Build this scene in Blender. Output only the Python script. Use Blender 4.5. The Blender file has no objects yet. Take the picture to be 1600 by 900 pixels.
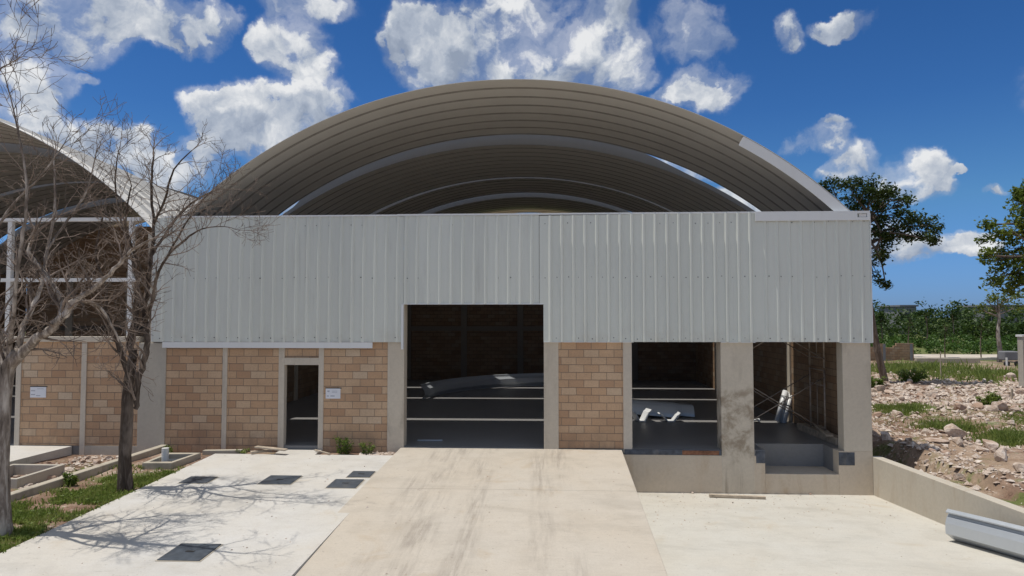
import bpy, math, random
import numpy as np
from mathutils import Vector, noise as mnoise

RNG = random.Random(7)
NR = np.random.default_rng(11)
scene = bpy.context.scene
COL = scene.collection

# ------------------------------------------------------------------ camera model (metres; 1067 px focal length at 1600 px)
F, D, H = 1067.0, 18.24, 3.47
TH, PH = math.atan(53 / F), math.atan(45 / F)
FW = Vector((-math.sin(TH) * math.cos(PH), math.cos(TH) * math.cos(PH), math.sin(PH)))
RT = Vector((math.cos(TH), math.sin(TH), 0))
UP = RT.cross(FW)
CAM = Vector((0, -D, H))


def ray(x, y):
    return FW + RT * ((x - 800) / F) + UP * ((450 - y) / F)


def PY(x, y, Y):
    d = ray(x, y)
    return CAM + d * ((Y - CAM.y) / d.y)


def PL(x, y, z0=0.0, s=0.0):
    d = ray(x, y)
    return CAM + d * ((z0 + s * CAM.y - CAM.z) / (d.z - s * d.y))


# ------------------------------------------------------------------ mesh builder
class MB:
    def __init__(self):
        self.v, self.f = [], []

    def add(self, vs, fs):
        o = len(self.v)
        self.v += [tuple(p) for p in vs]
        self.f += [tuple(i + o for i in q) for q in fs]
        return self

    def box(self, x0, x1, y0, y1, z0, z1):
        vs = [(x0, y0, z0), (x1, y0, z0), (x1, y1, z0), (x0, y1, z0), (x0, y0, z1), (x1, y0, z1), (x1, y1, z1), (x0, y1, z1)]
        return self.add(vs, [(0, 3, 2, 1), (4, 5, 6, 7), (0, 1, 5, 4), (1, 2, 6, 5), (2, 3, 7, 6), (3, 0, 4, 7)])

    def bar(self, a, b, w, h, up=(0, 0, 1)):
        a, b = Vector(a), Vector(b)
        d = (b - a).normalized()
        u = Vector(up)
        if abs(d.dot(u)) > 0.98:
            u = Vector((1, 0, 0))
        s = d.cross(u).normalized()
        t = s.cross(d).normalized()
        vs = []
        for p in (a, b):
            for i, j in ((-1, -1), (1, -1), (1, 1), (-1, 1)):
                vs.append(p + s * (i * w / 2) + t * (j * h / 2))
        return self.add(vs, [(3, 2, 1, 0), (4, 5, 6, 7), (0, 1, 5, 4), (1, 2, 6, 5), (2, 3, 7, 6), (3, 0, 4, 7)])

    def prism(self, poly, z0, z1):
        """poly: xy list (ccw), z0/z1 floats or functions of (x, y)."""
        n = len(poly)
        g0 = z0 if callable(z0) else (lambda x, y: z0)
        g1 = z1 if callable(z1) else (lambda x, y: z1)
        vs = [(x, y, g0(x, y)) for x, y in poly] + [(x, y, g1(x, y)) for x, y in poly]
        fs = [tuple(range(n - 1, -1, -1)), tuple(range(n, 2 * n))]
        fs += [(i, (i + 1) % n, n + (i + 1) % n, n + i) for i in range(n)]
        return self.add(vs, fs)

    def tube(self, pts, rads, sides=6, cap=True):
        pts = [Vector(p) for p in pts]
        n = len(pts)
        o = len(self.v)
        ref = None
        for i, p in enumerate(pts):
            d = (pts[min(i + 1, n - 1)] - pts[max(i - 1, 0)])
            if d.length < 1e-9:
                d = Vector((0, 0, 1))
            d.normalize()
            if ref is None:
                ref = d.orthogonal().normalized()
            ref = (ref - d * ref.dot(d))
            ref = ref.normalized() if ref.length > 1e-6 else d.orthogonal().normalized()
            s = d.cross(ref)
            r = rads[i] if not isinstance(rads, (int, float)) else rads
            for k in range(sides):
                a = 2 * math.pi * k / sides
                self.v.append(tuple(p + (ref * math.cos(a) + s * math.sin(a)) * r))
        for i in range(n - 1):
            for k in range(sides):
                k2 = (k + 1) % sides
                self.f.append((o + i * sides + k, o + i * sides + k2, o + (i + 1) * sides + k2, o + (i + 1) * sides + k))
        if cap:
            self.f.append(tuple(o + k for k in range(sides - 1, -1, -1)))
            self.f.append(tuple(o + (n - 1) * sides + k for k in range(sides)))
        return self

    def sweep(self, rows, closed=False):
        """rows: list of equally long point lists -> a quad sheet."""
        o = len(self.v)
        m = len(rows[0])
        for r in rows:
            self.v += [tuple(p) for p in r]
        for i in range(len(rows) - 1):
            for k in range(m if closed else m - 1):
                k2 = (k + 1) % m
                self.f.append((o + i * m + k, o + i * m + k2, o + (i + 1) * m + k2, o + (i + 1) * m + k))
        return self

    def build(self, name, mat, parent=None, smooth=False, bevel=0.0, solid=0.0, kind=None):
        me = bpy.data.meshes.new(name)
        off = world_loc(parent) if parent else Vector((0, 0, 0))
        me.from_pydata([(x - off.x, y - off.y, z - off.z) for x, y, z in self.v], [], self.f)
        me.update()
        o = bpy.data.objects.new(name, me)
        COL.objects.link(o)
        if mat:
            me.materials.append(mat)
        if parent:
            o.parent = parent
        if smooth:
            me.polygons.foreach_set('use_smooth', [True] * len(me.polygons))
        if solid:
            m = o.modifiers.new('thickness', 'SOLIDIFY')
            m.thickness = solid
            m.offset = 0
        if bevel:
            m = o.modifiers.new('soft_edges', 'BEVEL')
            m.width = bevel
            m.segments = 2
            m.limit_method = 'ANGLE'
        if kind:
            o['kind'] = kind
        return o


def np_mesh(name, verts, nper, mat, parent=None, kind=None):
    """verts: (n, nper, 3) array of separate faces."""
    n = verts.shape[0]
    me = bpy.data.meshes.new(name)
    off = np.array(world_loc(parent)) if parent else np.zeros(3)
    me.vertices.add(n * nper)
    me.vertices.foreach_set('co', (verts.reshape(-1, 3) - off).astype(np.float32).ravel())
    me.loops.add(n * nper)
    me.loops.foreach_set('vertex_index', np.arange(n * nper, dtype=np.int32))
    me.polygons.add(n)
    me.polygons.foreach_set('loop_start', np.arange(0, n * nper, nper, dtype=np.int32))
    me.update(calc_edges=True)
    me.materials.append(mat)
    o = bpy.data.objects.new(name, me)
    COL.objects.link(o)
    if parent:
        o.parent = parent
    if kind:
        o['kind'] = kind
    return o


def world_loc(o):
    p = Vector((0, 0, 0))
    while o:
        p = p + o.location
        o = o.parent
    return p


def tag(o, label=None, cat=None, group=None, kind=None):
    if label:
        o['label'] = label
    if cat:
        o['category'] = cat
    if group:
        o['group'] = group
    if kind:
        o['kind'] = kind
    return o


def thing(name, loc, label, cat, group=None):
    o = bpy.data.objects.new(name, None)
    o.empty_display_size = 0.3
    o.location = loc
    COL.objects.link(o)
    return tag(o, label, cat, group)


def copy_tree(o, parent=None, loc=None):
    c = o.copy()
    COL.objects.link(c)
    if parent:
        c.parent = parent
    if loc:
        c.location = loc
    for ch in list(o.children):
        copy_tree(ch, c)
    return c


# ------------------------------------------------------------------ materials
class NT:
    def __init__(self, tree):
        self.t = tree
        self.n = tree.nodes
        self.l = tree.links

    def node(self, typ, **kw):
        nd = self.n.new(typ)
        for k, v in kw.items():
            setattr(nd, k, v)
        return nd

    def put(self, sock, val):
        if isinstance(val, bpy.types.NodeSocket):
            self.l.new(val, sock)
        else:
            sock.default_value = val

    def math(self, op, a, b=None, c=None, clamp=False):
        nd = self.node('ShaderNodeMath', operation=op, use_clamp=clamp)
        self.put(nd.inputs[0], a)
        if b is not None:
            self.put(nd.inputs[1], b)
        if c is not None:
            self.put(nd.inputs[2], c)
        return nd.outputs[0]

    def vmath(self, op, a, b=None, scale=None):
        nd = self.node('ShaderNodeVectorMath', operation=op)
        self.put(nd.inputs[0], a)
        if b is not None:
            self.put(nd.inputs[1], b)
        if scale is not None:
            self.put(nd.inputs['Scale'], scale)
        return nd.outputs['Value'] if op in ('LENGTH', 'DOT_PRODUCT', 'DISTANCE') else nd.outputs[0]

    def noise(self, vec, scale, detail=4, rough=0.55, out='Fac', dist=0.0):
        nd = self.node('ShaderNodeTexNoise')
        self.put(nd.inputs['Vector'], vec)
        nd.inputs['Scale'].default_value = scale
        nd.inputs['Detail'].default_value = detail
        nd.inputs['Roughness'].default_value = rough
        nd.inputs['Distortion'].default_value = dist
        return nd.outputs[out]

    def mapping(self, vec, scale=(1, 1, 1), loc=(0, 0, 0), rot=(0, 0, 0)):
        nd = self.node('ShaderNodeMapping')
        self.put(nd.inputs['Vector'], vec)
        nd.inputs['Scale'].default_value = scale
        nd.inputs['Location'].default_value = loc
        nd.inputs['Rotation'].default_value = rot
        return nd.outputs[0]

    def smooth(self, v, a, b, lo=0.0, hi=1.0):
        nd = self.node('ShaderNodeMapRange', interpolation_type='SMOOTHSTEP')
        self.put(nd.inputs['Value'], v)
        for k, x in (('From Min', a), ('From Max', b), ('To Min', lo), ('To Max', hi)):
            self.put(nd.inputs[k], x)
        return nd.outputs[0]

    def ramp(self, fac, stops, interp='LINEAR'):
        nd = self.node('ShaderNodeValToRGB')
        cr = nd.color_ramp
        cr.interpolation = interp
        while len(cr.elements) < len(stops):
            cr.elements.new(0.5)
        for e, (p, c) in zip(cr.elements, stops):
            e.position = p
            e.color = (*c, 1)
        self.put(nd.inputs[0], fac)
        return nd.outputs[0]

    def mix(self, fac, a, b, blend='MIX'):
        nd = self.node('ShaderNodeMix', data_type='RGBA', blend_type=blend)
        self.put(nd.inputs[0], fac)
        self.put(nd.inputs[6], a if isinstance(a, bpy.types.NodeSocket) else (*a, 1))
        self.put(nd.inputs[7], b if isinstance(b, bpy.types.NodeSocket) else (*b, 1))
        return nd.outputs[2]

    def sep(self, v):
        nd = self.node('ShaderNodeSeparateXYZ')
        self.put(nd.inputs[0], v)
        return nd.outputs

    def comb(self, x, y, z):
        nd = self.node('ShaderNodeCombineXYZ')
        self.put(nd.inputs[0], x)
        self.put(nd.inputs[1], y)
        self.put(nd.inputs[2], z)
        return nd.outputs[0]


def material(name):
    m = bpy.data.materials.new(name)
    m.use_nodes = True
    g = NT(m.node_tree)
    b = g.n['Principled BSDF']
    geo = g.node('ShaderNodeNewGeometry')
    tc = g.node('ShaderNodeTexCoord')
    return m, g, b, geo.outputs['Position'], tc.outputs['Object']


def bump(g, b, height, strength=0.3, dist=0.02):
    nd = g.node('ShaderNodeBump')
    nd.inputs['Strength'].default_value = strength
    nd.inputs['Distance'].default_value = dist
    g.put(nd.inputs['Height'], height)
    g.l.new(nd.outputs[0], b.inputs['Normal'])


def clad_material(name, col):
    m = sheet_metal(name, col, rough=0.4, dirt_amt=0.2)
    g = NT(m.node_tree)
    b = g.n['Principled BSDF']
    P = [n for n in g.n if n.bl_idname == 'ShaderNodeNewGeometry'][0].outputs['Position']
    old = b.inputs['Base Color'].links[0].from_socket
    x, y, z = g.sep(P)[:3]
    wn = g.node('ShaderNodeTexWhiteNoise', noise_dimensions='1D')
    g.put(wn.inputs['W'], g.math('FLOOR', g.math('DIVIDE', g.math('ADD', x, 20.03), 0.924)))
    c = g.mix(g.math('MULTIPLY', wn.outputs['Value'], 0.16), old, tuple(k * 0.6 for k in col))
    run = g.noise(g.mapping(P, (9, 9, 0.35)), 1.0, 5, 0.65)
    c = g.mix(g.smooth(run, 0.55, 0.75, 0, 0.22), c, (0.3, 0.29, 0.27))
    low = g.math('MULTIPLY', g.smooth(z, 3.5, 2.75), g.smooth(g.noise(P, 2.5, 6, 0.65), 0.4, 0.7))
    c = g.mix(g.math('MULTIPLY', low, 0.25), c, (0.42, 0.37, 0.3))
    g.put(b.inputs['Base Color'], c)
    return m


def plain(name, col, rough=0.6, metal=0.0, var=0.15, scale=3.0, spec=0.4, grime=None):
    m, g, b, P, O = material(name)
    n = g.noise(P, scale, 5)
    lo = tuple(c * (1 - var) for c in col)
    hi = tuple(min(1, c * (1 + var)) for c in col)
    c = g.ramp(n, [(0.3, lo), (0.7, hi)])
    if grime:
        s = g.noise(g.mapping(P, (1.5, 1.5, 0.35)), 1.3, 6, 0.65)
        c = g.mix(g.smooth(s, 0.52, 0.75, 0, 0.55), c, grime)
    g.put(b.inputs['Base Color'], c)
    b.inputs['Roughness'].default_value = rough
    b.inputs['Metallic'].default_value = metal
    b.inputs['Specular IOR Level'].default_value = spec
    return m


def concrete(name, col, stain=(0.2, 0.17, 0.13), stain_amt=0.35, vertical=True, rough=0.85, streak=0.0, stain_lo=0.5, stain_hi=0.72):
    m, g, b, P, O = material(name)
    big = g.noise(P, 0.7, 6, 0.6)
    fine = g.noise(P, 14, 6, 0.7)
    c = g.mix(big, tuple(x * 0.86 for x in col), tuple(min(1, x * 1.1) for x in col))
    c = g.mix(g.smooth(fine, 0.35, 0.7, 0, 0.28), c, tuple(x * 0.7 for x in col))
    s = g.noise(g.mapping(P, (1.6, 1.6, 0.4) if vertical else (1, 1, 1), loc=(3, 1, 2)), 1.1, 7, 0.62, dist=0.6)
    c = g.mix(g.smooth(s, stain_lo, stain_hi, 0, stain_amt), c, stain)
    pores = g.noise(P, 60, 2, 0.5)
    c = g.mix(g.smooth(pores, 0.66, 0.74, 0, 0.3), c, tuple(x * 0.45 for x in col))
    g.put(b.inputs['Base Color'], c)
    b.inputs['Roughness'].default_value = rough
    b.inputs['Specular IOR Level'].default_value = 0.25
    h = g.math('ADD', g.math('MULTIPLY', fine, 0.6), g.math('MULTIPLY', big, 0.8))
    bump(g, b, h, 0.25, 0.015)
    return m


def slab_material(name, col, warm, streaks=None, dark=(0.25, 0.23, 0.2), joints=()):
    """broom finished concrete flatwork; streaks: list of (x centre, half width, strength) tyre marks running along Y."""
    m, g, b, P, O = material(name)
    xyz = g.sep(P)
    big = g.noise(P, 0.35, 6, 0.6)
    mid = g.noise(P, 2.2, 7, 0.62)
    c = g.mix(g.smooth(big, 0.3, 0.7), col, warm)
    c = g.mix(g.smooth(mid, 0.42, 0.72, 0, 0.3), c, tuple(x * 0.74 for x in warm))
    broom = g.noise(g.mapping(P, (0.5, 14, 1)), 3, 5, 0.7)
    c = g.mix(g.smooth(broom, 0.35, 0.75, 0, 0.22), c, tuple(x * 0.7 for x in col))
    blot = g.noise(g.mapping(P, (1, 1, 1), loc=(7, 3, 0)), 0.9, 8, 0.66, dist=0.8)
    c = g.mix(g.smooth(blot, 0.56, 0.74, 0, 0.45), c, tuple(a * k for a, k in zip(warm, (0.82, 0.72, 0.58))))
    grain = g.noise(P, 38, 4, 0.75)
    c = g.mix(g.smooth(grain, 0.35, 0.75, 0, 0.3), c, tuple(x * 0.62 for x in warm))
    fleck = g.noise(P, 13, 4, 0.7)
    c = g.mix(g.smooth(fleck, 0.63, 0.7, 0, 0.5), c, dark)
    scratch = g.noise(g.mapping(P, (1.3, 8, 1), rot=(0, 0, 0.16)), 1.7, 5, 0.7)
    c = g.mix(g.smooth(scratch, 0.62, 0.7, 0, 0.4), c, dark)
    damp = g.noise(g.mapping(P, (0.5, 0.9, 1), loc=(1, 8, 0)), 0.8, 7, 0.6, dist=0.5)
    c = g.mix(g.smooth(damp, 0.5, 0.66, 0, 0.3), c, tuple(a * k for a, k in zip(col, (0.6, 0.58, 0.55))))
    for ax, pos in joints:
        dd = g.math('ABSOLUTE', g.math('SUBTRACT', g.math('ADD', xyz[ax], g.math('MULTIPLY', g.math('SUBTRACT', grain, 0.5), 0.01)), pos))
        c = g.mix(g.smooth(dd, 0.004, 0.011, 0.75, 0), c, tuple(x * 0.35 for x in warm))
    if streaks:
        wob = g.math('MULTIPLY', g.math('SUBTRACT', g.noise(g.mapping(P, (0.2, 0.35, 1)), 1.0, 3), 0.5), 0.7)
        xx = g.math('ADD', xyz[0], wob)
        tot = None
        for cx, hw, st in streaks:
            d = g.math('ABSOLUTE', g.math('SUBTRACT', xx, cx))
            k = g.smooth(d, hw * 0.15, hw, st, 0)
            tot = k if tot is None else g.math('MAXIMUM', tot, k)
        brk = g.noise(g.mapping(P, (9, 0.7, 1)), 1.0, 7, 0.72)
        tot = g.math('MULTIPLY', tot, g.smooth(brk, 0.36, 0.66))
        patch = g.noise(g.mapping(P, (0.7, 0.35, 1), loc=(2, 5, 0)), 1.0, 4, 0.6)
        tot = g.math('MULTIPLY', tot, g.smooth(patch, 0.34, 0.62))
        c = g.mix(tot, c, dark)
    g.put(b.inputs['Base Color'], c)
    b.inputs['Roughness'].default_value = 0.85
    b.inputs['Specular IOR Level'].default_value = 0.25
    bump(g, b, g.math('ADD', g.math('MULTIPLY', broom, 0.5), mid), 0.3, 0.01)
    return m


def block_material(name, axis, tint=1.0, loc=(0, 0)):
    m, g, b, P, O = material(name)
    x, y, z = g.sep(P)[:3]
    wob = g.math('MULTIPLY', g.math('SUBTRACT', g.noise(P, 2.3, 3), 0.5), 0.012)
    u = g.math('ADD', g.math('ADD', x if axis == 'x' else y, loc[0]), wob)
    v = g.math('ADD', g.math('ADD', z, loc[1]), wob)
    br = g.node('ShaderNodeTexBrick', offset=0.5, squash=1.0)
    g.put(br.inputs['Vector'], g.comb(u, v, 0.0))
    br.inputs['Color1'].default_value = (0, 0, 0, 1)
    br.inputs['Color2'].default_value = (1, 1, 1, 1)
    br.inputs['Mortar'].default_value = (0.5, 0.5, 0.5, 1)
    br.inputs['Scale'].default_value = 1.0
    br.inputs['Mortar Size'].default_value = 0.0072
    br.inputs['Mortar Smooth'].default_value = 0.2
    br.inputs['Brick Width'].default_value = 0.4
    br.inputs['Row Height'].default_value = 0.2
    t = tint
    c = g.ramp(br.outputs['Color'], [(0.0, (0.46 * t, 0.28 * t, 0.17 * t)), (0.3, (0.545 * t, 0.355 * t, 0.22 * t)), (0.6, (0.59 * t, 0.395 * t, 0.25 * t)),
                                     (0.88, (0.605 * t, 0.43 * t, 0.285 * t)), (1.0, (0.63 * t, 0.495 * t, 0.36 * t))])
    n1 = g.noise(P, 1.1, 6, 0.6)
    n2 = g.noise(P, 22, 5, 0.7)
    c = g.mix(g.smooth(n1, 0.35, 0.75, 0, 0.4), c, (0.36 * t, 0.25 * t, 0.165 * t))
    c = g.mix(g.smooth(n2, 0.4, 0.75, 0, 0.35), c, (0.28 * t, 0.19 * t, 0.13 * t))
    sm = g.noise(g.mapping(P, (1, 1, 2.4), loc=(4, 9, 1)), 1.9, 5, 0.7, dist=1.0)
    c = g.mix(g.smooth(sm, 0.67, 0.76, 0, 0.6), c, (0.55 * t, 0.5 * t, 0.43 * t))      # mortar smears
    foot = g.math('MULTIPLY', g.smooth(z, 0.75, -0.1), g.smooth(g.noise(g.mapping(P, (1.5, 1.5, 0.7)), 1.6, 6, 0.65), 0.35, 0.65))
    c = g.mix(g.math('MULTIPLY', foot, 0.55), c, (0.2 * t, 0.15 * t, 0.11 * t))
    mo = g.mix(g.noise(P, 3, 4), (0.17 * t, 0.125 * t, 0.09 * t), (0.34 * t, 0.27 * t, 0.21 * t))
    c = g.mix(br.outputs['Fac'], c, mo)
    g.put(b.inputs['Base Color'], c)
    b.inputs['Roughness'].default_value = 0.95
    b.inputs['Specular IOR Level'].default_value = 0.15
    h = g.math('SUBTRACT', g.math('MULTIPLY', n2, 0.35), g.math('MULTIPLY', br.outputs['Fac'], 1.0))
    bump(g, b, h, 0.9, 0.02)
    return m


def sheet_metal(name, col, rough=0.42, var=0.05, metal=0.0, dirt=(0.35, 0.33, 0.3), dirt_amt=0.15):
    m, g, b, P, O = material(name)
    n = g.noise(g.mapping(P, (1, 1, 0.25)), 1.2, 5, 0.6)
    c = g.mix(n, tuple(x * (1 - var) for x in col), tuple(x * (1 + var) for x in col))
    s = g.noise(g.mapping(P, (3, 3, 0.5), loc=(5, 2, 7)), 1.3, 6, 0.7)
    c = g.mix(g.smooth(s, 0.5, 0.8, 0, dirt_amt), c, dirt)
    g.put(b.inputs['Base Color'], c)
    g.put(b.inputs['Roughness'], g.smooth(n, 0.3, 0.7, rough * 0.85, rough * 1.2))
    b.inputs['Metallic'].default_value = metal
    w = g.noise(g.mapping(P, (2.5, 2.5, 0.8)), 1.0, 3, 0.5)
    bump(g, b, w, 0.08, 0.02)
    return m


def leaf_material(name, a, bcol, ccol, scale=0.8, trans=0.3):
    m, g, b, P, O = material(name)
    n1 = g.noise(P, scale, 3, 0.6)
    n2 = g.noise(P, scale * 14, 2, 0.5)
    c = g.ramp(g.math('ADD', g.math('MULTIPLY', n1, 0.6), g.math('MULTIPLY', n2, 0.4)), [(0.32, a), (0.5, bcol), (0.68, ccol)])
    g.put(b.inputs['Base Color'], c)
    b.inputs['Roughness'].default_value = 0.5
    b.inputs['Specular IOR Level'].default_value = 0.3
    tr = g.node('ShaderNodeBsdfTranslucent')
    g.put(tr.inputs['Color'], c)
    mx = g.node('ShaderNodeMixShader')
    mx.inputs[0].default_value = trans
    g.l.new(b.outputs[0], mx.inputs[1])
    g.l.new(tr.outputs[0], mx.inputs[2])
    g.l.new(mx.outputs[0], g.n['Material Output'].inputs['Surface'])
    return m


def bark_material(name, a, bcol, ccol, vs=0.18):
    m, g, b, P, O = material(name)
    n = g.noise(g.mapping(P, (1, 1, vs)), 9, 7, 0.68, dist=0.7)
    big = g.noise(g.mapping(P, (1, 1, 0.5), loc=(1, 2, 3)), 1.6, 4, 0.6)
    c = g.ramp(n, [(0.3, a), (0.5, bcol), (0.68, ccol)])
    c = g.mix(g.smooth(big, 0.52, 0.66, 0, 0.6), c, tuple(min(1, x * 1.25) for x in ccol))
    g.put(b.inputs['Base Color'], c)
    b.inputs['Roughness'].default_value = 0.9
    b.inputs['Specular IOR Level'].default_value = 0.15
    bump(g, b, n, 0.9, 0.04)
    return m


def ground_material():
    m, g, b, P, O = material('dirt_and_rubble')
    n1 = g.noise(P, 0.16, 6, 0.6)
    n2 = g.noise(P, 1.1, 8, 0.68)
    n3 = g.noise(P, 9, 6, 0.7)
    c = g.ramp(n2, [(0.3, (0.1, 0.056, 0.04)), (0.45, (0.225, 0.14, 0.1)), (0.58, (0.37, 0.265, 0.2)), (0.72, (0.5, 0.41, 0.33))])
    c = g.mix(g.smooth(n1, 0.45, 0.65, 0, 0.5), c, (0.42, 0.33, 0.23))
    c = g.mix(g.smooth(n3, 0.35, 0.7, 0, 0.55), c, (0.2, 0.14, 0.1))
    vo = g.node('ShaderNodeTexVoronoi')
    g.put(vo.inputs['Vector'], P)
    vo.inputs['Scale'].default_value = 7.0
    peb = g.smooth(vo.outputs['Distance'], 0.2, 0.42, 1, 0)
    c = g.mix(g.math('MULTIPLY', peb, g.smooth(n2, 0.42, 0.6, 0, 0.7)), c, (0.58, 0.5, 0.42))
    gr = g.noise(g.mapping(P, (1, 1.9, 1), loc=(9, 4, 0)), 0.3, 7, 0.7)
    x, y, z = g.sep(P)[:3]
    far = g.smooth(y, 22, 75, 0.0, 0.24)
    grass = g.smooth(g.math('ADD', gr, far), 0.53, 0.63, 0, 0.85)
    gc = g.mix(n3, (0.06, 0.1, 0.02), (0.16, 0.2, 0.06))
    c = g.mix(grass, c, gc)
    g.put(b.inputs['Base Color'], c)
    b.inputs['Roughness'].default_value = 0.95
    b.inputs['Specular IOR Level'].default_value = 0.1
    bump(g, b, g.math('ADD', g.math('MULTIPLY', n3, 0.6), g.math('ADD', n2, g.math('MULTIPLY', peb, 0.4))), 0.9, 0.07)
    return m


def rock_material():
    m, g, b, P, O = material('limestone')
    oi = g.node('ShaderNodeObjectInfo')
    n = g.noise(P, 3.5, 7, 0.7)
    n2 = g.noise(P, 18, 5, 0.7)
    c = g.ramp(n, [(0.3, (0.26, 0.175, 0.13)), (0.45, (0.52, 0.42, 0.34)), (0.66, (0.74, 0.67, 0.6))])
    c = g.mix(g.smooth(n2, 0.45, 0.75, 0, 0.5), c, (0.25, 0.18, 0.13))
    c = g.mix(g.math('MULTIPLY', g.math('POWER', oi.outputs['Random'], 2.0), 0.8), c, (0.34, 0.215, 0.15))
    g.put(b.inputs['Base Color'], c)
    b.inputs['Roughness'].default_value = 0.95
    b.inputs['Specular IOR Level'].default_value = 0.1
    bump(g, b, g.math('ADD', n, g.math('MULTIPLY', n2, 0.4)), 0.8, 0.05)
    return m


M = {}
M['yard'] = slab_material('yard_concrete', (0.59, 0.575, 0.545), (0.57, 0.53, 0.465))
M['ramp'] = slab_material('ramp_concrete', (0.535, 0.485, 0.415), (0.525, 0.46, 0.375),
                          streaks=[(-2.3, 0.55, 0.75), (-1.5, 0.4, 0.7), (-0.1, 0.4, 0.65), (0.4, 0.35, 0.6), (-2.85, 0.3, 0.5)], dark=(0.25, 0.215, 0.18), joints=((1, -3.75),))
M['apron'] = slab_material('apron_concrete', (0.57, 0.55, 0.495), (0.56, 0.52, 0.445))
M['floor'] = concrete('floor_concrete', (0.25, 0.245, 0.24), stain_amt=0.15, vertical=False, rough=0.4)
M['column'] = concrete('cast_concrete', (0.6, 0.53, 0.43), stain=(0.27, 0.23, 0.18), stain_amt=0.45)
M['column_grey'] = concrete('grey_cast_concrete', (0.47, 0.43, 0.365), stain=(0.24, 0.22, 0.19), stain_amt=0.5)


def stained_column():
    """cast concrete with a damp brown blotch of its own on the lower half."""
    m = concrete('stained_concrete', (0.6, 0.53, 0.43), stain=(0.27, 0.23, 0.18), stain_amt=0.4)
    g = NT(m.node_tree)
    b = g.n['Principled BSDF']
    P = [n for n in g.n if n.bl_idname == 'ShaderNodeNewGeometry'][0].outputs['Position']
    old = b.inputs['Base Color'].links[0].from_socket
    x, y, z = g.sep(P)[:3]
    n1 = g.noise(P, 2.6, 8, 0.68, dist=0.4)
    zone = g.math('MULTIPLY', g.smooth(z, -0.9, 0.1), g.smooth(z, 2.1, 1.3))
    k = g.smooth(g.math('ADD', n1, g.math('MULTIPLY', zone, 0.16)), 0.56, 0.8, 0, 0.75)
    k = g.math('MULTIPLY', k, zone)
    c = g.mix(k, old, (0.24, 0.18, 0.12))
    drip = g.noise(g.mapping(P, (7, 7, 0.6)), 1.0, 5, 0.6)
    c = g.mix(g.math('MULTIPLY', g.smooth(drip, 0.55, 0.72), g.smooth(z, -0.2, -0.9, 0, 0.5)), c, (0.2, 0.16, 0.12))
    g.put(b.inputs['Base Color'], c)
    return m


M['stained'] = stained_column()
M['dock'] = concrete('dock_concrete', (0.6, 0.515, 0.41), stain=(0.4, 0.27, 0.15), stain_amt=0.45)
M['retain'] = concrete('retaining_concrete', (0.5, 0.45, 0.37), stain=(0.36, 0.27, 0.18), stain_amt=0.4)
M['kerb'] = concrete('kerb_concrete', (0.46, 0.41, 0.33), stain=(0.2, 0.17, 0.13), stain_amt=0.5)
M['mullion'] = concrete('mullion_concrete', (0.6, 0.53, 0.44), stain_amt=0.25)
M['column_in'] = concrete('shade_toned_concrete', (0.2, 0.17, 0.14), stain_amt=0.3)  # hall shade put into the colour, darker than the front columns
M['block'] = block_material('concrete_block', 'x')
M['block_side'] = block_material('concrete_block_side', 'y', 0.6)  # indoor shade of the side walls put into the tint
M['block_nb'] = block_material('neighbour_block', 'x', 0.85)  # lighter than the hall's back wall: brighter interior light put into the tint
M['block_in'] = block_material('shade_toned_block', 'x', 0.42)  # same block as the front, darkened to paint in the hall's shade
M['block_far'] = block_material('weathered_block', 'x', 0.75)
M['clad'] = clad_material('white_cladding', (0.645, 0.665, 0.615))
M['trim'] = sheet_metal('trim_metal', (0.7, 0.71, 0.71), rough=0.35)
M['roof'] = sheet_metal('roof_sheet', (0.63, 0.61, 0.57), rough=0.5, var=0.06)
M['seam'] = plain('dark_roof_sheet', (0.24, 0.225, 0.205), 0.7)
M['flange'] = sheet_metal('flange_sheet', (0.2, 0.195, 0.185), rough=0.5)
M['galv'] = sheet_metal('galvanised_sheet', (0.5, 0.53, 0.56), rough=0.35, metal=0.35)
M['white_steel'] = plain('white_paint', (0.72, 0.71, 0.69), 0.5, var=0.05)
M['screw'] = plain('screw_steel', (0.12, 0.12, 0.12), 0.5, 0.5)
M['steel_dark'] = plain('dark_steel', (0.06, 0.07, 0.085), 0.55, 0.2, var=0.35, scale=7, grime=(0.2, 0.09, 0.04))
M['dock_angle'] = plain('cement_smeared_steel', (0.07, 0.08, 0.1), 0.6, 0.1, var=0.4, scale=7, grime=(0.36, 0.31, 0.24))
M['scaffold'] = plain('scaffold_steel', (0.36, 0.3, 0.25), 0.5, 0.4, var=0.3, scale=6, grime=(0.16, 0.06, 0.03))
M['cover'] = plain('cover_steel', (0.075, 0.09, 0.11), 0.5, 0.3, var=0.25, scale=9, grime=(0.17, 0.16, 0.145))
M['paper'] = plain('laminated_paper', (0.72, 0.73, 0.78), 0.3, var=0.03)
M['ink'] = plain('printed_ink', (0.3, 0.32, 0.38), 0.5)
M['black'] = plain('black_tape', (0.03, 0.028, 0.027), 0.6)
M['wood'] = plain('grey_timber', (0.42, 0.35, 0.27), 0.85, var=0.3, scale=8)
M['rust'] = plain('rusty_steel', (0.2, 0.09, 0.05), 0.8, var=0.4, scale=9)
M['pvc'] = plain('white_pvc', (0.7, 0.69, 0.66), 0.4, var=0.06)
M['bark'] = bark_material('dry_bark', (0.06, 0.045, 0.035), (0.25, 0.205, 0.17), (0.56, 0.5, 0.44))
M['bark_dark'] = bark_material('dark_bark', (0.03, 0.022, 0.017), (0.085, 0.064, 0.05), (0.21, 0.17, 0.14))
M['twig'] = plain('twig_bark', (0.21, 0.165, 0.135), 0.9, var=0.65, scale=3.5, spec=0.1)
M['bark_brown'] = bark_material('brown_bark', (0.06, 0.045, 0.035), (0.14, 0.105, 0.08), (0.26, 0.21, 0.17))
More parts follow.
